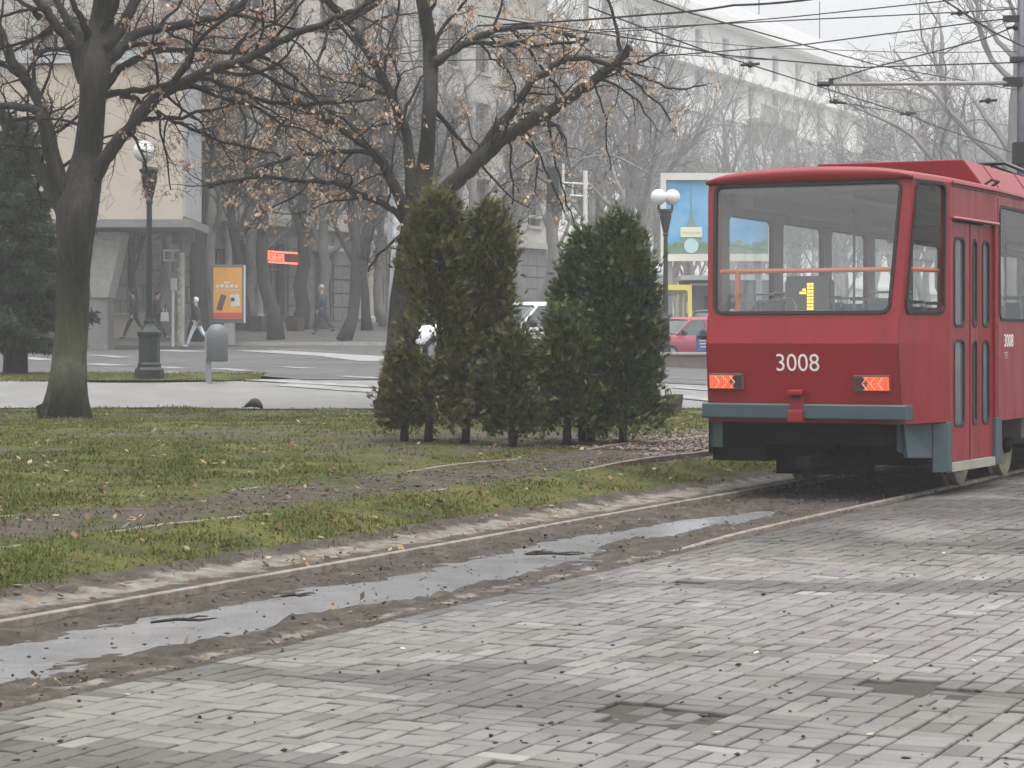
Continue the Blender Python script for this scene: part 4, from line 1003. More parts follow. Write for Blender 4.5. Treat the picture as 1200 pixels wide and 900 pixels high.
lt_limbs = [
 ([(84, 262), (70, 215), (64, 185), (56, 150), (46, 120), (30, 92), (14, 68), (2, 40), (-14, 5), (-40, -60)], 11, 5, .15),
 ([(80, 252), (60, 190), (54, 165), (48, 138), (40, 130), (20, 125), (2, 124), (-25, 118)], 8, 4, -.2),
 ([(76, 255), (55, 213), (38, 182), (20, 154), (5, 135), (-8, 118), (-40, 80)], 8, 5, .3),
 ([(100, 95), (90, 66), (80, 46), (68, 32), (58, 18), (47, 5), (30, -20), (5, -60)], 8, 5, -.25),
 ([(103, 75), (92, 42), (80, 26), (70, 6), (58, -30), (50, -80)], 7, 4, .3),
 ([(108, 60), (98, 30), (90, 12), (82, -12), (78, -60)], 5, 3, -.3),
 ([(46, 20), (38, 10), (24, 2), (8, -6), (-20, -12)], 4, 2, .2),
 ([(62, 33), (36, 46), (12, 54), (-15, 62)], 2.8, 1.6, .2),
 ([(60, 12), (30, 12), (10, 18), (-12, 24)], 2.4, 1.4, -.3),
 ([(22, 88), (12, 82), (0, 72), (-14, 66)], 3, 2, .2),
 ([(106, 212), (122, 188), (136, 168), (152, 150), (172, 126), (196, 104), (218, 95), (242, 83), (268, 76), (284, 70), (305, 62), (336, 44), (361, 34), (390, 24), (417, 12), (446, -4)], 10, 3.2, -.15),
 ([(224, 92), (241, 92), (273, 103), (303, 117), (345, 121), (390, 121), (441, 116)], 3.6, 2, .15),
 ([(300, 64), (322, 74), (345, 91), (380, 125), (412, 149), (444, 184), (455, 200)], 2.4, 1.3, .2),
 ([(124, 100), (136, 86), (152, 73), (170, 64), (186, 60), (210, 58), (240, 60), (275, 61), (300, 66)], 5.5, 2.4, .3),
 ([(268, 61), (292, 44), (321, 26), (345, 2), (360, -20)], 2.3, 1.3, .2),
 ([(120, 74), (144, 55), (156, 43), (176, 35), (200, 32), (222, 28), (250, 20), (268, 14), (290, -2), (320, -40)], 8, 4, .2),
 ([(268, 16), (300, 22), (330, 31), (360, 34), (398, 33)], 2.5, 1.5, -.2),
 ([(146, 56), (170, 51), (194, 52)], 3.2, 2.6, -.5),
 ([(118, 112), (140, 109), (165, 104), (198, 100)], 5, 3.8, -.4),
 ([(121, 58), (138, 38), (148, 20), (160, -4), (172, -40), (180, -90)], 9, 5, .3),
 ([(118, 40), (134, 14), (142, -14), (150, -60)], 4, 3, -.3),
 ([(140, 112), (160, 116), (176, 126), (205, 142), (230, 153), (262, 168), (300, 174), (329, 184)], 3.2, 1.4, .25),
 ([(182, 118), (186, 140), (190, 165), (196, 190), (200, 222)], 2, 1, .3),
 ([(150, 152), (164, 172), (172, 196), (180, 222)], 2.2, 1.2, -.3),
 ([(192, 108), (215, 128), (240, 148), (262, 172), (276, 198)], 2.0, 1.0, .2),
 ([(100, 150), (70, 140), (40, 142), (14, 160), (-8, 176)], 1.8, 1.1, -.6),
]
def keep_left(p, r):
    x = 600+p.x*F/p.y; y = 400-(p.z-CAMZ)*F/p.y
    return r.random() < (.13 if (160 < x < 330 and y < 75) else (.05 if x > 130 and y < 280 else .002))
limb_tree("bare_tree", "thick mossy old tree with forked limbs, rooted in the grass at the left edge", 75, 34, lt_trunk, lt_limbs, PRM, 'moss', dict(keep=keep_left, k=5, size=.075, cols=DRY, spread=.05), 3)
PRM2 = dict(PRM); PRM2['up'] = [.0, -.10, -.45, -.9]; PRM2['wob'] = .19
mt_trunk = [(463, 486, 30), (463.5, 478, 25.5), (464.5, 464, 22.5), (466, 446, 20.5), (468, 425, 19), (470, 400, 18), (474, 360, 17.5), (479, 320, 17), (484, 285, 17), (489, 255, 15), (494, 225, 12), (498, 195, 10.5), (501, 165, 9.5), (502, 140, 9), (504, 110, 9), (504, 80, 9), (503, 50, 8.5), (499, 22, 8.5), (494, 0, 7), (486, -30, 6), (476, -90, 4)]
mt_limbs = [
 ([(500, 15), (508, -4), (514, -30), (522, -90)], 6, 3.5, .2),
 ([(490, 262), (505, 243), (524, 222), (542, 205), (558, 189), (574, 176), (589, 164), (608, 151), (627, 139), (641, 132), (655, 123), (672, 111), (689, 99), (705, 87), (720, 74), (739, 55)], 12.5, 5.5, -.15),
 ([(556, 190), (570, 166), (586, 145), (598, 132), (608, 119), (622, 97), (642, 82), (656, 73), (669, 69), (689, 68), (714, 76)], 6.5, 3.5, -.25),
 ([(720, 76), (738, 85), (755, 92), (780, 102), (805, 103), (828, 99)], 2.2, 1.1, .1),
 ([(722, 80), (744, 96), (760, 111), (775, 124), (786, 142)], 2, 1.0, -.2),
 ([(728, 62), (724, 40), (718, 15), (710, -10)], 2.6, 1.8, .2),
 ([(508, 74), (522, 66), (536, 58), (555, 46), (580, 36), (608, 31), (639, 34), (670, 42), (690, 47)], 6.2, 2.4, .2),
 ([(545, 53), (566, 50), (586, 51), (610, 53), (640, 53), (686, 49)], 2.8, 1.8, -.1),
 ([(600, 35), (616, 54), (633, 78), (650, 98), (664, 115)], 2.4, 1.5, .25),
 ([(484, 232), (480, 190), (475, 155), (468, 135), (462, 118), (452, 98), (440, 76), (430, 58), (420, 40), (405, 20), (386, 4), (366, -18)], 7.5, 4.2, .2),
 ([(408, 22), (424, 14), (442, 4), (460, -12)], 4, 2.4, .2),
 ([(480, 262), (466, 228), (455, 205), (444, 184), (428, 170), (410, 157), (394, 147), (382, 139), (368, 130), (352, 120), (330, 112)], 8, 2.8, -.2),
 ([(446, 190), (436, 180), (407, 177), (378, 179), (350, 182), (330, 188), (317, 193), (298, 204), (278, 216)], 3.8, 1.6, .15),
 ([(478, 268), (468, 252), (455, 243), (442, 235), (428, 229), (412, 224), (398, 216), (376, 213), (350, 212), (325, 208), (300, 206), (270, 212), (245, 220)], 5, 2, -.1),
 ([(484, 270), (470, 276), (452, 292), (440, 304), (432, 318)], 2.4, 1.5, -.4),
 ([(452, 96), (452, 70), (456, 48), (464, 22), (468, -8)], 2.4, 1.4, .3),
 ([(472, 138), (480, 118), (490, 98), (497, 84)], 2.4, 1.4, .4),
 ([(508, 128), (520, 142), (533, 158), (545, 172), (556, 182)], 3.4, 2.6, .4),
 ([(646, 130), (644, 146), (648, 176), (655, 205), (664, 240), (672, 262)], 1.8, .9, -.1),
 ([(616, 150), (626, 172), (640, 202), (654, 230), (662, 250)], 1.6, .9, .15),
 ([(599, 160), (598, 185), (601, 215), (600, 240)], 1.7, 1.0, .1),
 ([(694, 96), (702, 116), (710, 140), (713, 174), (716, 200)], 1.5, .8, .2),
 ([(560, 46), (572, 62), (586, 78), (598, 86)], 1.8, 1.1, .2),
 ([(592, 164), (606, 150), (622, 146), (640, 148), (652, 146)], 2.4, 1.4, -.3),
 ([(350, 124), (336, 140), (322, 158), (305, 176), (286, 190)], 1.8, 1, .2),
 ([(506, 60), (520, 30), (540, 8), (560, -20)], 3, 1.8, .3),
 ([(575, 38), (584, 14), (590, -10)], 2.2, 1.5, .2),
]
def keep_mid(p, r):
    x = 600+p.x*F/p.y; y = 400-(p.z-CAMZ)*F/p.y
    pr = .11 if ((540 < x < 700 and y < 80) or (270 < x < 450 and 130 < y < 270)) else (.045 if y < 300 else .0)
    return r.random() < pr
limb_tree("bare_tree", "bare spreading tree with drooping twigs and clumps of dry leaves behind the conifers", 463, 37.3, mt_trunk, mt_limbs, PRM2, 'bark', dict(keep=keep_mid, k=8, size=.08, cols=[(.48, .33, .23), (.55, .42, .30), (.38, .24, .17), (.58, .49, .36)], spread=.045), 9)

# ---- generic bare trees of the far pavement and the avenue
def bare_proto(seed, H, r0, slender=False, leafy=0):
    r = random.Random(seed); tm = MB(); cm = MB(); lv = []
    prm = dict(seg=[.6, .5, .35, .25], wob=.12, up=[.10, .10, .05, .0], n=[11, 6, 5], lref=[5.0, 2.2, 1.0], ang=(22, 58) if not slender else (15, 38), len=(.30, .55), lmin=.35, rmin=.009, maxlev=3, tap=.8)
    n = 12; pts = []; rad = []; x = y = 0
    for i in range(n+1):
        t = i/n; pts.append(Vector((x, y, t*H*.8))); rad.append(r0*(1-t)**.8+.03+(.35*r0 if i == 0 else 0)); x += r.gauss(0, .13); y += r.gauss(0, .13)
    tm.tube(pts, rad, 9)
    for k in range(11 if not slender else 16):
        t = .24+.74*(k+r.random())/(11 if not slender else 16); f = t*n; i = min(int(f), n-1); p = pts[i].lerp(pts[i+1], f-i); a = r.random()*6.283
        el = R(r.uniform(28, 62) if not slender else r.uniform(50, 74)); d = Vector((math.cos(a)*math.cos(el), math.sin(a)*math.cos(el), math.sin(el)))
        L_ = H*(.46-.28*t)*r.uniform(.8, 1.2)
        branch_system(cm, lv, p, d, L_, rad[i]*.55, 1, 3, prm, r)
    return tm, cm, lv
PROT = []
for i, (sd_, H_, r_, sl) in enumerate(((21, 13, .27, False), (22, 15, .24, False), (23, 12.5, .20, True), (24, 16, .22, True))):
    PROT.append((bare_proto(sd_, H_, r_, sl), H_))
PM = [None]*8
def bg_tree(label, px, Z, k, scale=1.0, rz=0, group=None, zoff=0, tilt=0, fog=False):
    base = GP(px, Z)+Vector((0, 0, zoff)); root = thing("bare_tree", label, "tree", base, rz, group); root.scale = (scale,)*3; root.rotation_euler.x = tilt
    kk = k+4 if fog else k
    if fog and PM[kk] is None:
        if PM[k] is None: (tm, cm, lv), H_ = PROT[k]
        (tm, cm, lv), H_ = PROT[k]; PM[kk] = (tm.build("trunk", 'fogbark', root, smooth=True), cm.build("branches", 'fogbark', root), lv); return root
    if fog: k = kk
    if PM[k] is None:
        (tm, cm, lv), H_ = PROT[k]; PM[k] = (tm.build("trunk", 'bgbark', root, smooth=True), cm.build("branches", 'bgbark', root), lv)
    else:
        for s_ in PM[k][:2]:
            c = s_.copy(); COL.objects.link(c); c.parent = root
    return root
rt = random.Random(5)
t1 = bg_tree("dark trunked street tree beside the orange poster box, with tan dry leaves", 233, 80.6, 0, 1.15, .5, zoff=.1)
leaf_cloud("leaves", [p for p, d in PM[0][2] if random.random() < .5], t1, 3, .14, [(.46, .30, .20), (.52, .38, .26), (.36, .22, .15)], .16)
t2 = bg_tree("leaning street tree in front of the red shop sign", 323, 81.5, 1, 1.0, 2.2, zoff=.1, tilt=R(-3))
leaf_cloud("leaves", [p for p, d in PM[1][2] if random.random() < .16], t2, 3, .13, [(.50, .42, .26), (.42, .30, .18)], .16)
bg_tree("slim street tree leaning right beside the walker in the blue coat", 403, 80.8, 2, 1.0, 1.0, zoff=.1, tilt=R(3))
bg_tree("street tree whose trunk stands behind the dark spruce at the far left", 14, 80.8, 1, 1.1, 4.0, zoff=.1)
for px, Z, k in ((552, 90, 0), (604, 104, 2), (634, 96, 1), (664, 112, 3), (708, 108, 2), (738, 100, 0), (690, 124, 1), (760, 130, 3), (580, 118, 3), (520, 102, 2), (648, 134, 3), (725, 138, 2), (615, 128, 3), (540, 126, 1)):
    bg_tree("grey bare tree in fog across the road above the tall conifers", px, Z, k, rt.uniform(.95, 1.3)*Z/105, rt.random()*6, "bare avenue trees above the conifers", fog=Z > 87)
for i in range(36):
    px = 770+i*11.5+rt.uniform(-6, 6); Z = 165+i*1.6+rt.uniform(-22, 16); k = 2+(i % 2)
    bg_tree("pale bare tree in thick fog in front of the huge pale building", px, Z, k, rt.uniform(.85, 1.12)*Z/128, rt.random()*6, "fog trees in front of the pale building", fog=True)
for i, (px, Z) in enumerate(((430, 90), (470, 88), (350, 91), (285, 90), (160, 84), (262, 86), (376, 92), (498, 94), (452, 96), (520, 90), (290, 92), (190, 85.5))):
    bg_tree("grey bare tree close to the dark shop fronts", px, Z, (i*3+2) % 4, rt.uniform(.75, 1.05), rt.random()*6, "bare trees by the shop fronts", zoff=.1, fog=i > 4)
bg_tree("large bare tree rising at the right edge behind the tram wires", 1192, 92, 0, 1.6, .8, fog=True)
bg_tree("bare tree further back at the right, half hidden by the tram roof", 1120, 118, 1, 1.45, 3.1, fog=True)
bg_tree("bare park tree on the grass left of the camera", -3200, 8.5, 0, .75, 1.0)

# ---- spruce at the far left
def spruce():
    base = GP(18, 46); root = thing("spruce", "dark blue green spruce with drooping boughs at the left edge", "tree", base)
    tm = MB(); tm.tube([(0, 0, -.1), (.03, 0, 2.5), (0, .02, 5.6)], [.26, .17, .02], 12); tm.build("trunk", 'bark', root, smooth=True)
    r = random.Random(4); bm = MB(); V = []; Cc = []
    z = .75
    while z < 5.3:
        L_ = (5.6-z)*.30+.28
        if z < 1.2: L_ *= .8
        nb_ = r.randint(7, 9); a0 = r.random()*6
        for k in range(nb_):
            a = a0+6.283*k/nb_+r.gauss(0, .3); l = L_*r.uniform(.65, 1.15); pts = []; zb = z+r.uniform(-.16, .16)
            for i in range(7):
                t = i/6; pts.append(Vector((math.cos(a)*l*t, math.sin(a)*l*t, zb+.12*t-.42*l*t*t*.55+.12*l*t**3)))
            bm.tube(pts, [.035*(1-i/7)+.006 for i in range(7)], 4, caps=False)
            sd_ = Vector((-math.sin(a), math.cos(a), 0))
            for i in range(int(l*150)):
                t = r.uniform(.12, 1); f = t*6; j = min(int(f), 5); p = pts[j].lerp(pts[j+1], f-j)
                w_ = .34*(1-t*.6)*min(1, l); q_ = p+sd_*r.uniform(-w_, w_)+Vector((0, 0, r.uniform(-.16, .03)))
                for _ in range(3):
                    d = Vector((math.cos(a), math.sin(a), -.5))+Vector((r.gauss(0, .6), r.gauss(0, .6), r.gauss(0, .45))); d.normalize(); d *= r.uniform(.09, .17)
                    o_ = d.cross(Vector((r.gauss(0, 1), r.gauss(0, 1), r.gauss(0, 1)))).normalized()*r.uniform(.014, .030)
                    V += [q_-o_, q_+o_, q_+d]; c = r.uniform(.6, 1.35); Cc += [(.032*c, .050*c, .026*c)]*3
        z += r.uniform(.24, .34)
    bm.build("boughs", 'bark', root)
    fastmesh("needles", [tuple(v) for v in V], np.arange(len(V)).reshape(-1, 3), 'scale', tint=np.array(Cc), parent=root)
spruce()

# ---- thujas
def thuja(label, px, Z, H, prof, seed, base_h=.35, stems=((0, 0, 0),), cols=((.036, .050, .016), (.060, .070, .022), (.085, .085, .030), (.028, .042, .018)), dens=1.0, gap=.0, squash=1.0, lean=0):
    r = np.random.default_rng(seed); base = GP(px, Z); root = thing("thuja", label, "conifer", base)
    tm = MB()
    for (sx, sy, ln) in stems:
        tm.tube([(sx, sy, -.08), (sx+ln*.2, sy, .35), (sx*.6+ln*.5+.02, sy*.6, H*.4), (lean*.6, 0, H*.8)], [.055, .045, .034, .012], 8)
        for k in range(14):
            h = r.uniform(.3, H*.75); a = r.uniform(0, 6.28); l = np.interp(h/H, [p[0] for p in prof], [p[1] for p in prof])*.9
            x0 = np.interp(h, [.35, H*.4, H*.8], [sx+ln*.2, sx*.6+ln*.5, lean*.6])
            tm.tube([(x0, sy*.7, h), (x0+math.cos(a)*l*.5, sy*.7+math.sin(a)*l*.5, h+.12*l), (x0+math.cos(a)*l, math.sin(a)*l, h+.45*l)], [.018, .012, .004], 5, caps=False)
    tm.build("trunk", 'bark', root, smooth=True)
    # foliage: clumps on and inside an uneven hull, each a bundle of upright flat sprays
    nc_ = int(330*dens*H/2.7); V = []; Cc = []
    ph = r.uniform(0, 6.28, 6)
    for k in range(nc_):
        t = base_h/H+(1-base_h/H)*r.random()**.85; a = r.uniform(0, 6.283)
        Rr = np.interp(t, [p[0] for p in prof], [p[1] for p in prof])*(1+.20*math.sin(3*a+ph[0]+5*t)+.16*math.sin(5*a+ph[1]-9*t)+.10*math.sin(2*a+ph[2]+23*t))
        rad = .80*Rr*math.sqrt(r.uniform(.25, 1.0)); c0 = np.array([math.cos(a)*rad+lean*t, math.sin(a)*rad*squash, t*H])
        if gap and abs(c0[0]-gap[0]) < gap[2] and abs(c0[2]-gap[1]) < gap[3] and r.random() < gap[4]: continue
        tone = r.uniform(.78, 1.25); cc = np.array(cols[r.integers(0, len(cols))])*tone
        ns = 32; cs = r.uniform(.07, .16)
        pos = c0+r.normal(0, 1, (ns, 3))*np.array([cs*.75, cs*.75, cs])*.75
        for p in pos:
            out = np.array([math.cos(a), math.sin(a)*squash, 0])*r.uniform(.1, .9)+r.normal(0, .35, 3)+np.array([0, 0, .55]); out /= np.linalg.norm(out)
            sd_ = np.cross(out, r.normal(0, 1, 3)); sd_ /= np.linalg.norm(sd_); L_ = r.uniform(.08, .15)
            for q_ in (-1.0, -.5, 0, .5, 1.0):
                d = out*math.cos(q_*.42)+sd_*math.sin(q_*.42); n_ = out*-math.sin(q_*.42)+sd_*math.cos(q_*.42); l = L_*(1-.35*abs(q_))*r.uniform(.7, 1.2); w_ = .0046
                b0 = p+out*.012
                V += [b0-n_*w_*.5, b0+n_*w_*.5, b0+d*l*.6+n_*w_, b0+d*l, b0+d*l*.6-n_*w_]; Cc.append(cc*r.uniform(.75, 1.3))
    n = len(Cc); q = np.arange(n)[:, None]*5; T = np.concatenate([q+[0, 1, 2], q+[0, 2, 4], q+[4, 2, 3]], 0)
    V = np.array(V); V[:, 2] = np.maximum(V[:, 2], .06)
    fastmesh("foliage", V, T, 'scale', tint=np.repeat(np.array(Cc), 5, 0), parent=root)
    return root
TAN = ((.066, .074, .019), (.094, .096, .027), (.125, .110, .038), (.048, .058, .017), (.085, .064, .026))
GRN = ((.040, .064, .020), (.058, .084, .025), (.080, .100, .030), (.030, .050, .018))
col = [(0.0, .35), (.12, .62), (.3, .66), (.55, .58), (.75, .46), (.9, .28), (1, .05)]
thuja("olive green thuja with bare lower stem and open gaps, tallest of the left conifers", 514, 26.6, 2.83, [(0, .38), (.12, .50), (.3, .44), (.55, .42), (.75, .42), (.9, .34), (1, .10)], 1, .34, ((-.13, 0, .13),), TAN, 1.0, gap=(-.16, 1.15, .19, .40, .95))
thuja("olive thuja leaning right with a rounded separate top, middle of the left conifers", 547, 26.9, 2.75, [(0, .36), (.1, .40), (.3, .36), (.6, .36), (.8, .36), (.93, .26), (1, .08)], 2, .24, ((-.02, 0, .1),), TAN, .95, lean=.28)
thuja("small low thuja between the two groups of conifers, nearer the left group", 599, 26.6, 1.28, [(0, .2), (.2, .30), (.5, .30), (.8, .22), (1, .05)], 3, .22, ((.02, 0, 0),), TAN+GRN, 1.3)
thuja("short broad thuja at the left foot of the right conifers", 664, 26.8, 1.5, [(0, .22), (.2, .30), (.5, .33), (.8, .30), (1, .08)], 4, .34, ((.0, 0, .05),), GRN+TAN[:2], 1.2)
thuja("dark green thuja with two thin stems, left half of the right conifers", 687, 27.6, 2.45, [(0, .38), (.12, .54), (.3, .56), (.55, .52), (.75, .42), (.9, .24), (1, .06)], 5, .24, ((-.05, 0, .0), (.05, 0, .10)), GRN, 1.35)
thuja("tall dark green column thuja, rightmost and highest of the right conifers", 730, 27.3, 2.62, [(0, .46), (.12, .54), (.3, .50), (.55, .48), (.78, .40), (.92, .28), (1, .10)], 6, .20, ((.0, 0, .0),), GRN, 1.4, lean=-.03)
thuja("brownish low conifer tuft on the ground beside the bare lower stem", 474, 26.8, .95, [(0, .2), (.2, .28), (.6, .22), (1, .06)], 7, .20, ((0, 0, 0),), TAN[2:], 1.3)
# ============================================================ STREET FURNITURE
def lamp_post(label, base, H, bs, globes, group="cast iron globe lamps"):
    root = thing("street_lamp", label, "street lamp", base, .2, group)
    p = MB()
    p.lathe([(.30*bs, -.05), (.30*bs, .20), (.27*bs, .24), (.235*bs, .26), (.245*bs, .30), (.22*bs, .34), (.215*bs, .80), (.23*bs, .84), (.25*bs, .87), (.25*bs, .92), (.19*bs, .95), (.14*bs, 1.02), (.115*bs, 1.08), (.125*bs, 1.12), (.11*bs, 1.16)], 8); p.build("pedestal", 'iron', root)
    p = MB(); rp_ = .062 if bs > .7 else .066
    p.lathe([(rp_*1.15, 1.1), (rp_, 1.5), (rp_*.82, H-1.0), (rp_*1.1, H-.98), (rp_*1.1, H-.94), (rp_*.85, H-.92)], 14); p.build("pole", 'iron', root, smooth=False)
    p = MB(); p.lathe([(.06, H-.92), (.08, H-.85), (.13, H-.62), (.155, H-.5), (.15, H-.42), (.19, H-.38), (.19, H-.34), (.1, H-.3)], 12); p.build("capital", 'iron', root)
    for gx, gy in globes:
        p = MB(); p.tube([(gx*.55, gy*.55, H-.34), (gx, gy, H-.30), (gx, gy, H-.2)], .035, 8); a = p.build("arm", 'iron', root)
        p = MB(); p.sphere((gx, gy, H), .205, 20); p.build("globe", 'globe', root, smooth=True)
    return root
lamp_post("tall black lamp post on a stout pedestal beside the mossy tree", GP(175, 43), 4.35, .92, ((-.10, 0),))
plat_z = 1.17
plat = thing("platform_wall", "low brown stone wall of a raised platform left of the tram", "wall", (P(690, 0, 57).x, 57, 0))
x1 = P(980, 0, 57).x-plat.location.x
mb = MB(); mb.box((x1/2, .22, .83), (x1, .42, .60)); mb.build("wall", mat("brown_stone_wall", (.16, .135, .125), .7, (.11, .095, .09), 2.5), plat)
mb = MB(); 
k = 0
while k < x1: mb.box((k+.49, .2, 1.15), (.97, .5, .07)); k += 1.0
mb.build("coping", 'concrete', plat, bevel=.01)
mb = MB(); mb.box((P(835, 0, 60).x, 60, .72), (x1, 5.0, .86)); tag(mb.build("platform", 'sidewalk'), kind='structure')
lamp_post("slim grey lamp post with two white globes on the platform wall", Vector((P(780, 0, 57.9).x, 57.9, plat_z-.02)), 4.0, .50, ((-.19, 0), (.19, .05)))
# litter bin on its post
bn = thing("litter_bin", "grey dome topped litter bin hung on a short post by the path", "litter bin", GP(246, 42.3))
p = MB(); p.box((-.03, .02, .45), (.10, .06, .95)); p.build("post", 'steel', bn)
p = MB(); p.lathe([(.19, .42), (.205, .44), (.21, .86), (.205, .93), (.18, 1.02), (.13, 1.09), (.06, 1.12), (.001, 1.125)], 20, (.13, .02, 0)); p.build("body", mat("grey_bin_plastic", (.12, .13, .137), .5), bn, smooth=True)
p = MB(); p.box((-.04, -.06, .74), (.09, .03, .5)); p.build("bracket", 'steel', bn)
# flower tub with wire handle
tb_ = thing("planter_tub", "brown concrete tub with wire loop standing right of the conifers", "planter", GP(790, 36.0))
p = MB(); p.lathe([(.15, 0), (.19, .27), (.195, .31), (.17, .31), (.165, .26), (.001, .25)], 4, axis=Matrix.Rotation(R(45), 3, 'Z')); p.build("tub", mat("brown_concrete", (.060, .048, .042), .85, (.09, .075, .065), 7), tb_, bevel=.01)
p = MB(); p.tube([(-.09+.045*math.cos(a), 0, .30+.10*math.sin(a)) for a in np.linspace(0, math.pi, 9)], .009, 6); p.build("loop", mat("rusty_wire", (.12, .05, .035), .7), tb_)
# poster light box
lb = thing("poster_box", "orange poster in a grey light box on one leg behind the litter bin", "advertising", GP(267, 79.2)+Vector((0, 0, .1)))
p = MB(); p.box((.05, .1, .45), (.36, .2, .95)); p.build("leg", 'steel', lb)
p = MB(); p.box((0, .1, 1.75), (1.22, .22, 2.05)); p.build("case", mat("grey_green_case", (.10, .12, .11), .5), lb, bevel=.02)
p = MB(); p.box((0, -.02, 1.78), (1.0, .02, 1.80)); ps = p.build("poster", mat("orange_poster", (.72, .36, .05), .5, (.62, .28, .05), 1.5), lb)
p = MB(); p.box((0, -.035, 1.0), (1.0, .012, .2)); p.build("red_strip", mat("poster_red", (.55, .05, .04), .5), ps)
p = MB()
for k, (x, wd) in enumerate(((-.36, .12), (-.2, .16), (-.02, .14), (.14, .15), (.30, .12))): p.box((x, -.035, 2.02+.012*(k % 2)), (wd-.03, .012, .11))
p.box((-.02, -.035, 2.15), (.22, .012, .07)); p.box((0, -.035, 1.88), (.86, .012, .03)); p.build("pale_lettering", 'white', ps)
p = MB(); p.box((-.22, -.036, 1.45), (.20, .012, .56), rot=Matrix.Rotation(R(18), 3, 'Y')); p.build("dark_pack", mat("brown_pack", (.09, .05, .045), .5), ps)
p = MB(); p.box((.26, -.036, 1.52), (.32, .012, .42), rot=Matrix.Rotation(R(-6), 3, 'Y')); pk = p.build("white_pack", 'white', ps)
p = MB(); p.lathe([(.07, 0), (.07, .01)], 16, (.18, -.043, 1.56), axis=Matrix.Rotation(R(90), 3, 'X')); p.build("black_dot", 'black', pk)
p = MB(); p.box((.59, -.03, 1.75), (.06, .05, 2.0)); p.build("edge_light", 'white', lb)
# concrete post pasted with notices, thin sign pole, signal boxes
cp_ = thing("concrete_post", "whitish concrete post pasted with old notices beside the dark trunk", "post", GP(212, 78.4)+Vector((0, 0, .05)))
p = MB(); p.lathe([(.125, 0), (.125, 3.25)], 14); p.build("post", mat("pasted_concrete", (.50, .49, .46), .8, (.28, .27, .24), 3.5), cp_)
p = MB()
for k in range(9): p.box((random.uniform(-.06, .06), -.125, .5+.27*k), (random.uniform(.1, .18), .012, random.uniform(.12, .22)))
p.build("notices", mat("yellowed_paper", (.55, .50, .36), .8, (.35, .34, .33), 9), cp_)
p = MB(); p.tube([(.02, 0, 3.2), (.02, 0, 4.6)], .05, 8); p.box((-.16, 0, 4.0), (.30, .25, .95)); p.box((.30, .05, 4.0), (.34, .2, .8)); p.build("signal_box", mat("grey_signal_box", (.15, .16, .16), .6), cp_, bevel=.02)
p = MB()
for z in (2.98, 3.32): p.tube([(-.62, 0, z), (0, 0, z)], .03, 6)
for x in (-.58, -.28): p.tube([(x, 0, 2.98), (x, 0, 3.32)], .03, 6)
p.build("bracket", 'white', cp_)
sp_ = thing("sign_pole", "thin pale pole with a small box on top left of the pasted post", "pole", GP(202.5, 78.0)+Vector((0, 0, .05)))
p = MB(); p.tube([(0, 0, 0), (0, 0, 2.2)], .05, 8); p.build("pole", 'white', sp_); p = MB(); p.box((.03, 0, 2.15), (.20, .15, .42)); p.build("box", 'white', sp_, bevel=.02)
# leaning pale mast behind the trunk
mp_ = thing("lighting_mast", "pale grey mast leaning beside the dark trunk of the spreading tree", "mast", GP(455, 41.2))
p = MB(); b_ = mp_.location; tp_ = P(466, 230, 41.5)-b_; p.tube([(0, 0, -.1), tp_*.5, tp_], [.085, .078, .07], 12); 
p.build("mast", mat("pale_mast_paint", (.30, .32, .335), .5, (.25, .265, .28), 2), mp_, smooth=True)
p = MB(); p.box(tp_*.98+Vector((-.06, .0, -.35)), (.24, .12, 1.15)); p.build("sign_box", mat("pale_sign_back", (.33, .35, .365), .5), mp_)
# signal gantry
gt = thing("signal_gantry", "thin white signal frame with a dark box above the right conifers", "signal", GP(686, 70))
q_ = lambda px, py: P(px, py, 70)-gt.location
p = MB(); p.tube([q_(686, 410), q_(686, 200)], .07, 8); p.build("post", 'white', gt)
p = MB(); p.tube([q_(660, 192), q_(660, 262)], .045, 6); p.tube([q_(660, 214), q_(690, 216)], .03, 6); p.tube([q_(668, 229), q_(690, 230)], .03, 6); p.tube([q_(671, 214), q_(671, 229)], .025, 6); p.build("frame", 'white', gt)
p = MB(); p.box(q_(648, 217), (.36, .25, 1.15)); p.build("signal_box", 'iron', gt, bevel=.03)
# planters by the shop fronts
for px, Z, lab in ((346, 88.5, "dark square planter by the stone pillar behind a leaning tree"), (303, 88, "dark square planter under the red shop sign")):
    o = thing("planter", lab, "planter", GP(px, Z)+Vector((0, 0, .13)), RZ, "street planters"); p = MB(); p.box((0, 0, .28), (.5, .5, .55), taper=1.15); p.build("tub", mat("dark_planter", (.06, .05, .045), .8), o)
    p = MB(); p.box((0, 0, .57), (.5, .5, .05)); p.build("soil", 'joint', o)
# billboard, kiosk
bb = thing("billboard", "blue billboard in a white frame showing a spired building under the sky", "billboard", (P(838, 0, 84).x, 84, 0))
bx = lambda px: (px-600)*84/F-bb.location.x
bz = lambda py: CAMZ-(py-400)*84/F
p = MB(); L0, R0, T0, B0 = bx(774), bx(906), bz(203), bz(306)
for (x, z, a, b) in ((L0+.1, (T0+B0)/2, .2, T0-B0), (R0-.1, (T0+B0)/2, .2, T0-B0), ((L0+R0)/2, T0-.13, R0-L0-.402, .26), ((L0+R0)/2, B0+.13, R0-L0-.402, .26)): p.box((x, 0, z), (a, .3, b))
p.build("frame", 'white', bb)
def bluesky():
    m = mat("printed_blue_sky", (.055, .27, .56), .35, (.22, .47, .68), .55, detail=4); return m
p = MB(); p.box(((L0+R0)/2, .06, (T0+B0)/2), (R0-L0-.4, .1, T0-B0-.5)); pp = p.build("poster", bluesky(), bb)
M['prgreen'] = mat("printed_green", (.09, .19, .14), .5, (.14, .22, .16), 2); M['prgrey'] = mat("printed_grey_green", (.17, .27, .25), .5); M['prpale'] = mat("printed_pale", (.62, .66, .56), .5)
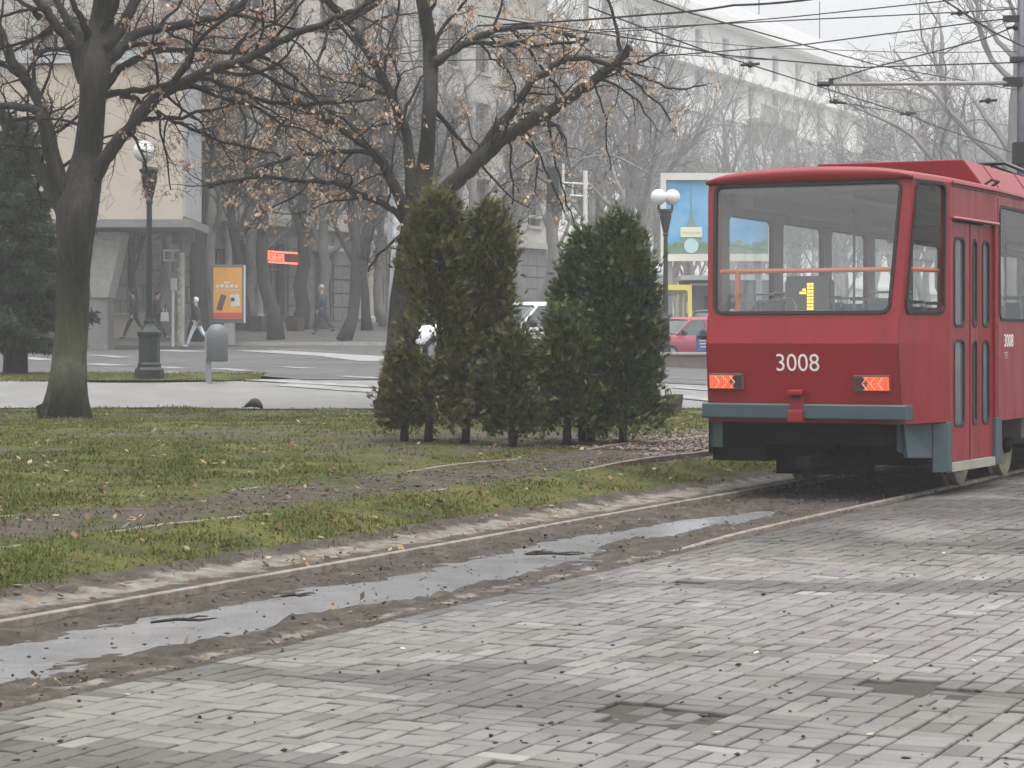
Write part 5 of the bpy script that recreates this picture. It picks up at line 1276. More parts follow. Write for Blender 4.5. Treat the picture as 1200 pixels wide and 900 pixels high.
p = MB(); p.box(((L0+R0)/2, 0, bz(294)), (R0-L0-.41, .02, .36)); p.build("printed_trees", 'prgreen', pp)
p = MB()
for k in range(12): p.sphere((L0+.3+(R0-L0-.6)*k/11, -.0, bz(289)+.06*(k % 3)), .17, 8, sc=(1, .08, .8))
p.build("printed_bushes", 'prgreen', pp)
p = MB(); x = bx(810); p.prism([(x-.12, -.012, bz(262)), (x+.12, -.012, bz(262)), (x+.03, -.012, bz(245)), (x, -.012, bz(217)), (x-.03, -.012, bz(245))], (0, .01, 0)); p.box((x, -.01, bz(264)), (.34, .02, .16)); p.box((x, -.01, bz(280)), (.72, .02, .34))
p.build("printed_spire", 'prgrey', pp)
p = MB(); p.lathe([(.27, 0), (.27, .012)], 20, (x, -.025, bz(288)), axis=Matrix.Rotation(R(90), 3, 'X')); p.build("printed_arch", mat("printed_light_blue", (.40, .58, .60), .5), pp)
p = MB(); p.box((x, -.03, bz(272)), (.80, .02, .37)); pl = p.build("printed_plate", 'prpale', pp)
p = MB()
for k in range(7): p.box((x-.3+.1*k, -.042, bz(273)), (.07, .008, .09))
p.build("printed_letters", mat("printed_sand", (.55, .45, .25), .5), pl)
p = MB()
for x in (L0+.35, R0-.5): p.box((x, .3, B0/2+.4), (.22, .22, B0-.7))
p.build("post", 'steel', bb)
ki = thing("kiosk", "dark grey street kiosk under the blue billboard", "kiosk", (P(850, 0, 87).x, 87, .75))
kx = lambda px: (px-600)*87/F-ki.location.x
p = MB(); p.box(((kx(801)+kx(905))/2, 1.2, 1.55), (kx(905)-kx(801), 2.4, 3.0)); p.build("body", mat("dark_grey_cladding", (.10, .105, .108), .6, (.13, .135, .135), 1.5), ki)
p = MB(); p.box(((kx(797)+kx(909))/2, 1.1, 3.15), (kx(909)-kx(797), 3.0, .18)); p.build("roof", 'lgrey', ki)
p = MB(); p.box((kx(807.5), -.02, 2.0), (.2, .02, .42)); p.build("notice", 'white', ki)
p = MB(); p.box((kx(822), -.03, 2.9), (.9, .03, .10)); p.box((kx(822), -.03, 1.5), (.95, .03, .06)); p.build("trim_strip", 'lgrey', ki)
p = MB(); p.box((kx(850), -.03, 1.9), (1.6, .03, 1.1)); p.build("window", 'shopglass', ki)
# blue litter box on the platform
bl = thing("waste_box", "blue waste box with pale lettering on the platform beside the tram", "litter bin", (P(823.5, 0, 59).x, 59, plat_z-.03))
p = MB(); p.box((0, 0, .27), (.34, .32, .44)); p.build("body", mat("blue_bin_paint", (.06, .10, .24), .5), bl, bevel=.02)
p = MB(); p.lathe([(.17, -.16), (.17, .16)], 18, (0, 0, .50), axis=Matrix.Rotation(R(90), 3, 'X')); p.build("round_top", mat("blue_grey_top", (.12, .15, .20), .5), bl)
p = MB(); p.lathe([(.09, -.01), (.09, .01)], 16, (0, -.165, .52), axis=Matrix.Rotation(R(90), 3, 'X')); p.build("opening", 'black', bl)
p = MB()
for k in range(3): p.box((0, -.165, .34-.08*k), (.22-.04*k, .012, .03))
p.build("pale_lettering", 'lgrey', bl)

# ============================================================ VEHICLES
def car(label, loc, rz, col, L_=4.3, W=1.74, H=1.45, kindname="parked_car"):
    root = thing(kindname, label, "car", loc, rz, None); hw_ = W/2
    # x forward. stations: x, half width factor, bottom, deck height
    st = [(-.5, .86, .42, .62), (-.485, .92, .30, .86), (-.43, .97, .22, .93), (-.30, 1, .20, .95), (-.1, 1, .20, .94), (.10, 1, .20, .93), (.25, 1, .20, .92), (.36, .98, .21, .86), (.45, .94, .23, .76), (.488, .86, .28, .64), (.5, .76, .34, .52)]
    rows = []
    for x, f, zb, zd in st:
        w_ = hw_*f; X_ = x*L_
        rows.append([(X_, -w_*.9, zb), (X_, -w_, zb+.12), (X_, -w_, zd-.22), (X_, -w_*.97, zd-.05), (X_, -w_*.86, zd), (X_, 0, zd+.03), (X_, w_*.86, zd), (X_, w_*.97, zd-.05), (X_, w_, zd-.22), (X_, w_, zb+.12), (X_, w_*.9, zb)])
    b = MB(); b.grid(rows); b.add(rows[0], [tuple(range(11))]); b.add(rows[-1], [tuple(reversed(range(11)))])
    pm = mat("car_paint", col, .25, spec=.6); bo_ = b.build("body", pm, root, smooth=True)
    gh = [(-.44, .90, .92), (-.30, 1.36, .80), (-.12, H, .76), (.06, H-.02, .76), (.24, .98, .86)]
    g_ = MB(); rows = []
    for x, zt, f in gh:
        w_ = hw_*f; wb = hw_*.93
        rows.append([(x*L_, -wb, .90), (x*L_, -w_, max(zt-.05, .91)), (x*L_, -w_*.8, zt-.005), (x*L_, w_*.8, zt-.005), (x*L_, w_, max(zt-.05, .91)), (x*L_, wb, .90)])
    g_.grid(rows); g_.add(rows[0], [tuple(range(6))]); g_.add(rows[-1], [tuple(reversed(range(6)))]); g_.build("windows", mat("car_glass", (.05, .06, .06), .05, (.07, .08, .08), 2, spec=1.0), root)
    r_ = MB(); rows = []
    for x, zt, f in ((-.31, 1.34, .80), (-.12, H, .77), (.06, H-.02, .77), (.085, H-.08, .78)):
        w_ = hw_*f; rows.append([(x*L_, -w_*1.01, zt-.06), (x*L_, -w_*.85, zt+.012), (x*L_, 0, zt+.03), (x*L_, w_*.85, zt+.012), (x*L_, w_*1.01, zt-.06)])
    r_.grid(rows); r_.build("roof", pm, root, smooth=True)
    p = MB()
    for s in (-1, 1):
        p.tube([(.24*L_, s*hw_*.9, .93), (.07*L_, s*hw_*.77, H-.06)], .03, 6); p.tube([(-.43*L_, s*hw_*.9, .92), (-.30*L_, s*hw_*.79, 1.34)], .05, 6); p.tube([(-.06*L_, s*hw_*.95, .92), (-.06*L_, s*hw_*.765, H-.06)], .03, 6)
    p.build("pillars", pm, root)
    for s in (-1, 1):
        p = MB(); p.sphere((.20*L_, s*(hw_+.08), .98), .12, 10, sc=(.55, 1, .75)); p.build("mirror", 'black', root, smooth=True)
        p = MB(); p.sphere((.455*L_, s*hw_*.70, .66), .16, 10, sc=(.6, 1, .6)); p.build("headlight", mat("headlight_glass", (.6, .62, .64), .1), root, smooth=True)
        p = MB(); p.box((-.49*L_, s*hw_*.72, .76), (.08, .26, .16)); p.build("tail_light", mat("red_lamp", (.35, .02, .02), .3), root, bevel=.02)
        for x in (.31, -.30):
            w_ = MB(); w_.lathe([(.20, -.10), (.30, -.10), (.315, -.07), (.315, .07), (.30, .10), (.20, .10)], 24, (x*L_, s*(hw_-.07), .315), axis=Matrix.Rotation(R(90), 3, 'X'), caps=False); wo = w_.build("wheel", 'black', root)
            w_ = MB(); w_.lathe([(.2, -.095), (.2, .095)], 18, (x*L_, s*(hw_-.07), .315), axis=Matrix.Rotation(R(90), 3, 'X')); w_.build("rim", 'steel', wo)
    p = MB(); p.box((.495*L_, 0, .42), (.05, 1.0, .14)); p.build("grille", 'black', root); p = MB(); p.box((.505*L_, 0, .50), (.03, .52, .11)); p.build("number_plate", 'white', root)
    return root
car("silver car behind the gap between the two conifer groups", GP(612, 50)+Vector((0, 0, .02)), R(-128), (.50, .52, .53))
car("white car hidden behind the left conifers, seen through their gaps", GP(566, 53)+Vector((0, 0, .02)), R(-165), (.72, .73, .74))
car("pinkish red car parked behind the platform wall and lamp post", GP(800, 69.5)+Vector((0, 0, -.12)), R(-140), (.30, .055, .08))
car("dark car behind the pinkish red one, half hidden by the tram", GP(838, 80)+Vector((0, 0, 0)), R(-120), (.10, .11, .12), H=1.6)
bs_ = thing("minibus", "yellow minibus with a large windscreen behind the slim lamp post", "bus", GP(778, 79), R(4))
Wb, Lb, Hb = 2.0, 5.6, 2.45
M['busyellow'] = mat("yellow_bus_paint", (.62, .50, .10), .4, (.55, .45, .12), 2)
p = MB(); cB = [Vector(v) for v in ((-Wb/2, 0, .35), (Wb/2, 0, .35), (Wb/2, .12, Hb), (-Wb/2, .12, Hb))]; hB = rr(.07, .42, .93, .93, .05, .05)
panel(p, cB, [hB], .06)
for s in (-1, 1):
    c_ = [Vector((s*Wb/2, .06, .35)), Vector((s*Wb/2, Lb, .35)), Vector((s*Wb/2, Lb, Hb)), Vector((s*Wb/2, .12, Hb))]
    if s < 0: c_ = [c_[1], c_[0], c_[3], c_[2]]
    panel(p, c_, [rr(.06+.31*k, .45, .34+.31*k, .88, .02, .04) for k in range(3)], .06)
p.box((0, Lb/2+.06, Hb+.0), (Wb, Lb-.14, .08)); p.box((0, Lb, 1.4), (Wb-.02, .05, 2.05)); p.box((0, Lb/2, .40), (Wb-.14, Lb-.1, .08)); p.build("body", 'busyellow', bs_, bevel=.02)
pane(cB, hB, .02).build("windscreen", 'glass', bs_)
p = MB(); p.box((0, Lb/2, 1.3), (.04, Lb-1, .9)); p.box((0, 1.0, .9), (1.7, .3, .9)); p.build("interior", 'dark', bs_)
for s in (-1, 1):
    for y in (1.0, 4.5):
        w_ = MB(); w_.lathe([(.18, -.11), (.33, -.1), (.35, -.06), (.35, .06), (.33, .1), (.18, .11)], 24, (s*.88, y, .35), axis=Matrix.Rotation(R(90), 3, 'Y')); w_.build("wheel", 'black', bs_)
    p = MB(); p.sphere((s*.72, .02, .72), .13, 10, sc=(1.2, .5, 1)); p.build("headlight", 'globe', bs_, smooth=True)
p = MB(); p.box((0, -.02, .5), (1.9, .1, .22)); p.build("bumper", 'black', bs_, bevel=.03)

# ============================================================ PEOPLE AND THE CROW
def skin_mesh(name, V, E_, Rr, m, parent, sub=1, root_i=0):
    me = bpy.data.meshes.new(name); me.from_pydata([tuple(v) for v in V], E_, []); o = bpy.data.objects.new(name, me); COL.objects.link(o); o.parent = parent
    bm_ = bmesh.new(); bm_.from_mesh(me); ly = bm_.verts.layers.skin.verify(); bm_.verts.ensure_lookup_table()
    for i, v in enumerate(bm_.verts): v[ly].radius = Rr[i] if isinstance(Rr[i], tuple) else (Rr[i], Rr[i]); v[ly].use_root = (i == root_i)
    bm_.to_mesh(me); bm_.free()
    s_ = o.modifiers.new("skin", 'SKIN'); s_.use_smooth_shade = True
    d_ = o.modifiers.new("smooth", 'SUBSURF'); d_.levels = sub; d_.render_levels = sub
    me.materials.append(M[m] if isinstance(m, str) else m); return o
M['skin'] = mat("skin", (.50, .30, .22), .6)
def person(label, loc, rz, H=1.72, stride=.5, arm=.35, top=(.03, .03, .035), legs=(.05, .06, .08), hair=(.03, .025, .02), shoes=(.03, .03, .03), coat=0, lean=.03):
    root = thing("person", label, "person", loc, rz); k = H/1.75
    def v(x, y, z): return Vector((x*k, y*k, z*k))
    a = stride
    hip = .95; pel = v(0, 0, hip); ch = v(0, lean, 1.28); nk = v(0, lean*1.3, 1.48); hd0 = v(0, lean*1.5+.01, 1.56); hd1 = v(0, lean*1.5+.02, 1.70)
    def leg(s, ang):
        kn = v(s*.10, math.sin(ang)*.44, hip-.06-math.cos(ang)*.42); bend = ang-(.45 if ang < 0 else .08); an = kn+v(0, math.sin(bend)*.42, -math.cos(bend)*.42); an.z = max(an.z, .07*k); toe = an+v(0, .17, -.035 if ang > 0 else -.05)
        toe.z = max(toe.z, .035*k); return v(s*.09, 0, hip-.06), kn, an, toe
    LL, RL = leg(-1, math.atan(a*.62)), leg(1, -math.atan(a*.62))
    def armp(s, ang):
        sh = v(s*.19, lean, 1.41); el = sh+v(s*.05, -math.sin(ang)*.28, -math.cos(ang)*.28); wr = el+v(0, math.sin(-ang+.5)*.25, -math.cos(-ang+.5)*.25); return sh, el, wr
    LA, RA = armp(-1, arm), armp(1, -arm)
    V = [pel, ch, nk, hd0, hd1, *LL[:3], LL[3], *RL[:3], RL[3], *LA, *RA]
    E_ = [(0, 1), (1, 2), (2, 3), (3, 4), (0, 5), (5, 6), (6, 7), (7, 8), (0, 9), (9, 10), (10, 11), (11, 12), (1, 13), (13, 14), (14, 15), (1, 16), (16, 17), (17, 18)]
    Rr = [.11, .12, .055, .085, .075, .08, .055, .038, .03, .08, .055, .038, .03, .05, .038, .028, .05, .038, .028]
    bd = skin_mesh("body", V, E_, [x*k for x in Rr], 'skin', root)
    tm_ = mat("jacket_cloth", top, .85); skin_mesh("jacket", [v(0, 0, .90-coat), pel, ch, v(0, lean*1.2, 1.45), *LA, *RA], [(0, 1), (1, 2), (2, 3), (2, 4), (4, 5), (5, 6), (2, 7), (7, 8), (8, 9)], [x*k for x in ((.15+coat*.12), .155, .165, .08, .075, .058, .045, .075, .058, .045)], tm_, root, root_i=1)
    skin_mesh("trousers", [v(0, 0, hip+.05), *LL[:3], *RL[:3]], [(0, 1), (1, 2), (2, 3), (0, 4), (4, 5), (5, 6)], [x*k for x in (.135, .10, .072, .058, .10, .072, .058)], mat("trouser_cloth", legs, .85), root)
    for l in (LL, RL): skin_mesh("shoe", [l[2]+v(0, -.04, -.03), l[2]+v(0, .05, -.03), l[3]], [(0, 1), (1, 2)], [.045*k, .045*k, .036*k], mat("shoe_leather", shoes, .6), root)
    hm = MB(); c = hd1+v(0, -.018, .0); hm.sphere(c, .108*k, 12, sc=(.92, 1.0, 1.02)); 
    hm.v = [(x, min(y, c.y+.045*k) if z < c.z+.04*k else y, z) for x, y, z in hm.v]; hm.build("hair", mat("hair", hair, .7), root, smooth=True)
    f_ = MB(); f_.sphere(hd1+v(0, .088, -.055), .018*k, 8, sc=(.8, 1.2, 1.2))
    for s in (-1, 1): f_.sphere(hd1+v(s*.033, .077, -.025), .012*k, 6)
    f_.build("face", 'skin', root)
    for A_ in (LA, RA):
        d = (A_[2]-A_[1]).normalized(); sd_ = d.cross(Vector((0, 1, 0))).normalized(); h_ = MB(); o_ = A_[2]
        h_.tube([o_, o_+d*.05*k, o_+d*.095*k], [.026*k, .036*k, .030*k], 8)
        for i, ln in enumerate((.062, .075, .070, .055)):
            p0 = o_+d*.085*k+Vector((0, (i-1.5)*.017*k, 0)); h_.tube([p0, p0+d*ln*.5*k+sd_*.005, p0+d*ln*k+sd_*.02*k], [.0095*k, .009*k, .006*k], 6)
        h_.tube([o_+d*.02*k+Vector((0, .025*k, 0)), o_+d*.055*k+Vector((0, .05*k, 0)), o_+d*.085*k+Vector((0, .052*k, 0))], [.012*k, .011*k, .008*k], 6); h_.build("hand", 'skin', root)
    return root
SW = .13
pw_ = GP(230, 79.0)
person("white haired walker in a dark jacket and pale blue jeans by the crossing", GP(231, 77.5)+Vector((0, 0, .03)), R(82), 1.70, .75, .4, (.022, .020, .024), (.58, .64, .74), (.75, .72, .64), (.7, .7, .7))
person("walker in a dark green jacket left of the black lamp post", GP(157, 81)+Vector((0, 0, SW)), R(85), 1.78, .8, .3, (.030, .038, .034), (.018, .02, .024), (.03, .025, .02))
person("walker in dark clothes half hidden by the black lamp post", GP(183, 80.7)+Vector((0, 0, SW)), R(265), 1.76, .75, .35, (.022, .024, .032), (.02, .022, .03), (.03, .03, .03))
person("walker in a dark blue coat with a pale collar near the shop door", GP(378, 84)+Vector((0, 0, SW)), R(60), 1.80, .55, .2, (.035, .045, .075), (.03, .035, .05), (.35, .33, .30), coat=.28)
bgp = thing("shopping_bag", "white bag carried by the walker behind the black lamp post", "bag", GP(193, 80.4)+Vector((0, 0, .72+SW)))
p = MB(); p.box((0, 0, .15), (.30, .14, .32), taper=.85); p.build("bag", mat("white_plastic_bag", (.6, .62, .63), .5), bgp, bevel=.03); p = MB(); p.tube([(-.07, 0, .31), (-.05, 0, .42), (.05, 0, .42), (.07, 0, .31)], .012, 6); p.build("handle", 'white', bgp)
cr = thing("crow", "black crow pecking in the grass near the path", "bird", GP(298, 36.6)+Vector((0, 0, -.015)), R(180)); cr.scale = (.85,)*3
M['feather'] = mat("black_feathers", (.006, .006, .008), .45, (.012, .012, .018), 12)
def bodyloft(prof, n=12):
    m_ = MB(); rows = []
    for x, z, rw, rh in prof: rows.append([(x, rw*math.cos(a), z+rh*math.sin(a)) for a in np.linspace(0, 2*math.pi, n, endpoint=False)])
    m_.grid(rows[::-1], closed=True); return m_
m_ = bodyloft([(-.165, .09, .012, .02), (-.15, .12, .035, .045), (-.12, .155, .060, .070), (-.06, .185, .078, .085), (.0, .195, .082, .088), (.06, .185, .072, .076), (.10, .165, .055, .058), (.13, .148, .045, .046), (.16, .135, .040, .040), (.18, .125, .022, .024), (.188, .122, .001, .001)]); m_.build("body", 'feather', cr, smooth=True)
m_ = MB(); m_.tube([(.175, 0, .125), (.215, 0, .108), (.25, 0, .092)], [.014, .010, .002], 8); m_.build("beak", 'black', cr)
for s in (-1, 1):
    m_ = bodyloft([(-.16, .12, .004, .012), (-.10, .165, .012, .045), (-.02, .195, .016, .060), (.06, .19, .008, .03)], 8); m_.v = [(x, y+s*.068, z) for x, y, z in m_.v]; m_.build("wing", 'feather', cr, smooth=True)
    m_ = MB(); m_.tube([(-.01, s*.035, .14), (.0, s*.035, .07), (-.01, s*.035, .01)], [.014, .008, .007], 6)
    for a in (-.5, 0, .5): m_.tube([(-.01, s*.035, .012), (.035, s*.035+a*.04, .008)], .005, 5)
    m_.build("leg", 'black', cr)

# ============================================================ OVERHEAD LINE
pole = thing("tram_pole", "dark steel pole between the tracks carrying a long horizontal arm", "pole", GP(1197, 36))
q_ = lambda px, py, Z=36: P(px, py, Z)-pole.location
M['polepaint'] = mat("dark_blue_grey_pole", (.07, .075, .10), .5, (.10, .105, .13), 3)
p = MB(); h_ = q_(1197, -120).z; p.tube([(0, 0, -.1), (0, 0, h_*.5), (0, 0, h_)], [.080, .072, .06], 14); p.build("mast", 'polepaint', pole, smooth=True)
p = MB(); p.tube([q_(1196, 97), q_(968, 98.5, 35.4)], [.038, .032], 10); ar = p.build("arm", mat("grey_pipe", (.30, .29, .29), .5), pole, smooth=True)
p = MB(); p.box(q_(1187, 96), (.30, .16, .14)); p.build('arm_clamp', 'black', pole)
p = MB(); p.tube([q_(958, 98.5, 35.4), q_(972, 98.5, 35.4)], .042, 8); p.box(q_(974, 95, 35.4), (.07, .05, .09)); p.build('arm_tip', 'black', ar)
for c_, z_2 in ((q_(1198, 22), (.6, .1, .1)), (q_(1196, 180), (.22, .25, .35)), (q_(1197, 70), (.34, .16, .08))): p = MB(); p.box(c_, z_2); p.build('bracket', 'black', pole)
wr = []
def wire(name, label, pts, r=.010, parent=None, sag=0):
    m_ = MB(); P_ = [P(*a) for a in pts]; out = []
    for i in range(len(P_)-1):
        for j in range(8):
            t = j/8; q = P_[i].lerp(P_[i+1], t); q.z -= sag*4*t*(1-t); out.append(q)
    out.append(P_[-1]); o0 = out[0].copy(); m_.tube([q-o0 for q in out], r, 6, mi=0)
    o = m_.build(name, 'black'); o.location = o0
    if label: tag(o, label, "wire", "overhead wires")
    return o
wire("contact_wire", "contact wire of the far track running under the pole arm into the fog", [(690, 8, 27.5), (760, 35, 29.3), (826, 59, 31.2), (965, 103, 36), (1064, 134, 40.5), (1097, 148, 42.6), (1400, 252, 80)], .011)
wire("contact_wire", "contact wire crossing the picture from top centre down to the right arm", [(700, -22, 24), (767, 0, 26), (808, 15, 27.5), (936, 51, 33), (1031, 77, 38), (1127, 94, 44), (1300, 125, 60)], .011)
wire("contact_wire", "contact wire of the near track at the top right corner", [(900, -130, 18), (1050, -30, 22), (1103, -2, 24), (1163, 37, 27), (1200, 55, 29.5), (1330, 140, 42)], .011)
wire("span_wire", "thick double cable across the top, highest at right", [(560, 30, 38), (760, 17, 34), (860, 6, 32), (965, -3, 30), (1150, -20, 28)], .016, sag=.02)
wire("span_wire", "span wire rising to the top edge right of centre", [(480, 48, 40), (760, 35, 36), (936, 19, 34), (1100, 2, 32), (1250, -16, 31)], .009)
wire("span_wire", "span wire with two small insulators reaching the pole top", [(560, 42, 40), (760, 32, 37), (965, 22, 36), (1128, 14, 36), (1197, 10, 36)], .010)
wire("span_wire", "span wire crossing the contact wires to the pole below its top", [(470, 72, 44), (782, 65, 40), (936, 53, 38), (1145, 26, 36), (1197, 20, 36)], .011)
wire("span_wire", "sagging span wire level with the pale roof ledge", [(560, 18, 34), (760, 48, 34), (852, 65, 35), (1009, 79, 35.5), (1197, 73, 36)], .012)
wire("guy_wire", "slanting stay from the arm tip up to the pole", [(973, 94, 35.4), (1031, 77, 35.6), (1152, 46, 36), (1197, 28, 36)], .012)
wire("span_wire", "thin pale wire far behind the others", [(600, 20, 60), (760, 44, 60), (900, 56, 60), (1080, 62, 60), (1200, 60, 60)], .010)
wire("span_wire", "thin wire behind the spreading tree at mid height", [(470, 55, 50), (620, 56, 50), (760, 62, 50), (900, 70, 50)], .009)
hg = thing("wire_hanger", "short hanger with an insulator under the arm tip", "insulator", P(978, 100, 35.4))
z_ = lambda px, py, Z=35.4: P(px, py, Z)-hg.location
p = MB(); p.tube([z_(970, 101), z_(974, 118)], .008, 5); p.tube([z_(980, 101), z_(977, 117)], .008, 5); p.build("strap", 'black', hg)
p = MB(); p.tube([z_(972, 119), z_(992, 121)], [.03, .02], 8); p.sphere(z_(979, 119), .045, 8); p.build("insulator", 'black', hg)
p = MB(); p.tube([z_(990, 121), z_(1064, 134, 40.4)], .008, 5); p.build("pull_wire", 'black', hg)
for i, (px, py, Z, lab) in enumerate(((1064, 133, 40.5, "small clamp on the far contact wire right of the hanger"), (879, 75.5, 33, "small clamp on the contact wire above the pale balcony"), (1125, 15, 36, "small insulator on the top span wire near the pole"), (1158, 118, 36, "ring insulator hanging by the big right tree"), (1190, 32, 36, "ring insulator beside the pole top"))):
    o = thing("insulator", lab, "insulator", P(px, py, Z), 0, "small insulators"); p = MB(); p.sphere((0, 0, 0), .05, 10); p.build("bead", 'black', o); p = MB(); p.tube([(-.14, 0, -.01), (.14, 0, .01)], .022, 8); p.build("clamp", 'black', o)
# ============================================================ GRASS, LITTER, CLODS
def inview(x, y, m=.06): return np.abs(x/np.maximum(y, .1)) < .2264+m
def scatter(n, q0, q1, s0, s1):
    q = rng.uniform(q0, q1, n); s = rng.uniform(s0, s1, n); x = q*-C+s*S; y = q*S+s*C; return x, y, q, s
def blades(n):
    y = 12+(38.6-12)*rng.random(n)**1.25; x = rng.uniform(-.30, .30, n)*y
    q = -C*x+S*y
    far_ = near_far_track(q); cl = fbm(x*1.6, y*1.6, 90); bare = fbm(x*.25, y*.25, 40)
    dens = .25+.9*sm((cl-.38)*5); dens = dens*(1-.80*far_*(x < 20))*(1-.80*sm((bare-.40)*6)*(q > 11)*(y < 36))
    dens = dens*sm((q-7.78)/.4)
    edge = 37.9+.35*np.sin(x*.7)+.2*np.sin(x*1.9)
    k = (rng.random(n) < dens) & (q > 7.75) & (y < edge+rng.normal(0, .12, n)) & inview(x, y)
    x, y, q, cl = x[k], y[k], q[k], cl[k]
    return x, y, q, cl
x, y, q, cl = blades(330000)
n = len(x); z = Gn(x, y)-.005+(.07*(fbm(x*1.3, y*1.3, 3)-.5)+.04*(fbm(x*6, y*6, 9, 3)-.5))*sm((q-7.9)/1)*(1-sm((y-37.4)/.6))-.05*near_far_track(q)*fbm(x*2.5, y*2.5, 21)
far_ = near_far_track(q)
hgt = rng.uniform(.016, .042, n)*(.5+1.0*cl)*(1-.4*far_)*(1+.05*(y < 17)); a = rng.uniform(0, 6.283, n); tl = rng.uniform(.2, 1.1, n)
wd = rng.uniform(.006, .012, n)*(y/20)**.4
dx, dy = np.cos(a), np.sin(a)
B = np.stack([x, y, z], -1); sd = np.stack([-dy*wd, dx*wd, 0*wd], -1); tipv = np.stack([dx*tl*hgt, dy*tl*hgt, hgt], -1)
V = np.stack([B-sd, B+sd, B+tipv], 1).reshape(-1, 3)
hue = fbm(x*.5+4, y*.5, 95); gcol = np.array([[.098, .110, .024], [.132, .130, .036], [.165, .135, .055], [.072, .088, .020]])
pk = np.clip((rng.random(n)*1.9+(hue-.5)*4+far_*.8), 0, 3).astype(int); pk = np.where(rng.random(n) < .3, rng.integers(0, 4, n), np.array([3, 0, 1, 2])[np.minimum(pk, 3)])
lush = (sm((1.2-np.hypot((x+3.6)/1.3, (y-14.0)/1.1))*.5))[:, None]
cols = gcol[pk]*(1-lush)+lush*np.array([.13, .19, .04]); cols = cols*rng.uniform(.7, 1.3, (n, 1))
gr = fastmesh("grass", V, np.arange(n*3).reshape(-1, 3), 'leaf', tint=np.repeat(cols, 3, 0)); tag(gr, kind='stuff')
# strip of grass beyond the path
n = 26000; x = rng.uniform(-16, -5.0, n); y = rng.uniform(42.6, 46.4, n); k = fbm(x*1.2, y*1.2, 91) > rng.uniform(.25, .6, n); x, y = x[k], y[k]; n = len(x)
z = Gn(x, y)-.03; hgt = rng.uniform(.05, .13, n); a = rng.uniform(0, 6.28, n); w_ = .014
B = np.stack([x, y, z], -1); sd = np.stack([-np.sin(a)*w_, np.cos(a)*w_, 0*x], -1); tp = np.stack([np.cos(a)*hgt*.5, np.sin(a)*hgt*.5, hgt], -1)
gr2 = fastmesh("grass_strip", np.stack([B-sd, B+sd, B+tp], 1).reshape(-1, 3), np.arange(n*3).reshape(-1, 3), 'leaf', tint=np.repeat(gcol[rng.integers(0, 4, n)]*rng.uniform(.7, 1.3, (n, 1)), 3, 0)); tag(gr2, kind='stuff')
mb = MB(); xs_ = np.linspace(-40, -4.8, 60)
mb.grid([[Vector((x_, 42.7+.25*math.sin(x_*1.1)+(46.6-42.7)*k_*min(1, max(.02, (-4.8-x_)/2.2)), G(x_, 42.7+(46.6-42.7)*k_)+.035)) for x_ in xs_] for k_ in (0, .2, .4, .6, .8, 1)])
o = mb.build("verge", 'ground', smooth=True); tag(o, kind='structure')
ca = o.data.color_attributes.new("mask", 'FLOAT_COLOR', 'POINT'); ca.data.foreach_set('color', np.tile(np.array([.30, 0, 0, 1], np.float32), len(o.data.vertices)))
# fallen leaves
def flat_leaves(name, x, y, z, size, cols, curl=.35):
    n = len(x); c = np.stack([x, y, z], -1); a = rng.uniform(0, 6.283, n); u = np.stack([np.cos(a), np.sin(a), rng.normal(0, curl, n)], -1); v = np.stack([-np.sin(a), np.cos(a), rng.normal(0, curl, n)], -1)
    s_ = rng.uniform(*size, (n, 1)); V = np.stack([c-u*s_*.5, c+v*s_*.3, c+u*s_*.5, c-v*s_*.3], 1).reshape(-1, 3); q_ = np.arange(n)[:, None]*4
    cols = np.array(cols); cc = cols[rng.integers(0, len(cols), n)]*rng.uniform(.7, 1.3, (n, 1))
    o = fastmesh(name, V, np.concatenate([q_+[0, 1, 2], q_+[0, 2, 3]]), 'leaf', tint=np.repeat(cc, 4, 0)); return tag(o, kind='stuff')
n = 5600; y = 11+27*rng.random(n)**1.2; x = rng.uniform(-.28, .30, n)*y; q = -C*x+S*y
k = (q > 7.4) & (y < 37.8) & (rng.random(n) < .35+.5*sm((fbm(x*.6, y*.6, 55)-.45)*6)+.3*np.exp(-((q-8.1)/.3)**2)+.5*(np.hypot(x-2, y-26) < 3)); x, y = x[k], y[k]
flat_leaves("fallen_leaves", x, y, Gn(x, y)+.030, (.03, .085), [(.22, .14, .07), (.16, .09, .05), (.30, .23, .13), (.11, .07, .04), (.36, .32, .21), (.15, .08, .05), (.08, .055, .04)])
x, y, q, s = scatter(700, 5.75, 7.9, 6.5, 22); k = (hollow(q, s) < .05) | (rng.random(len(x)) < .2); x, y = x[k], y[k]; z = -.01+.02*rng.random(len(x)); flat_leaves("mud_leaves", x, y, z, (.015, .05), [(.10, .06, .04), (.06, .045, .035), (.18, .11, .06), (.30, .22, .14), (.03, .025, .02)], .5)
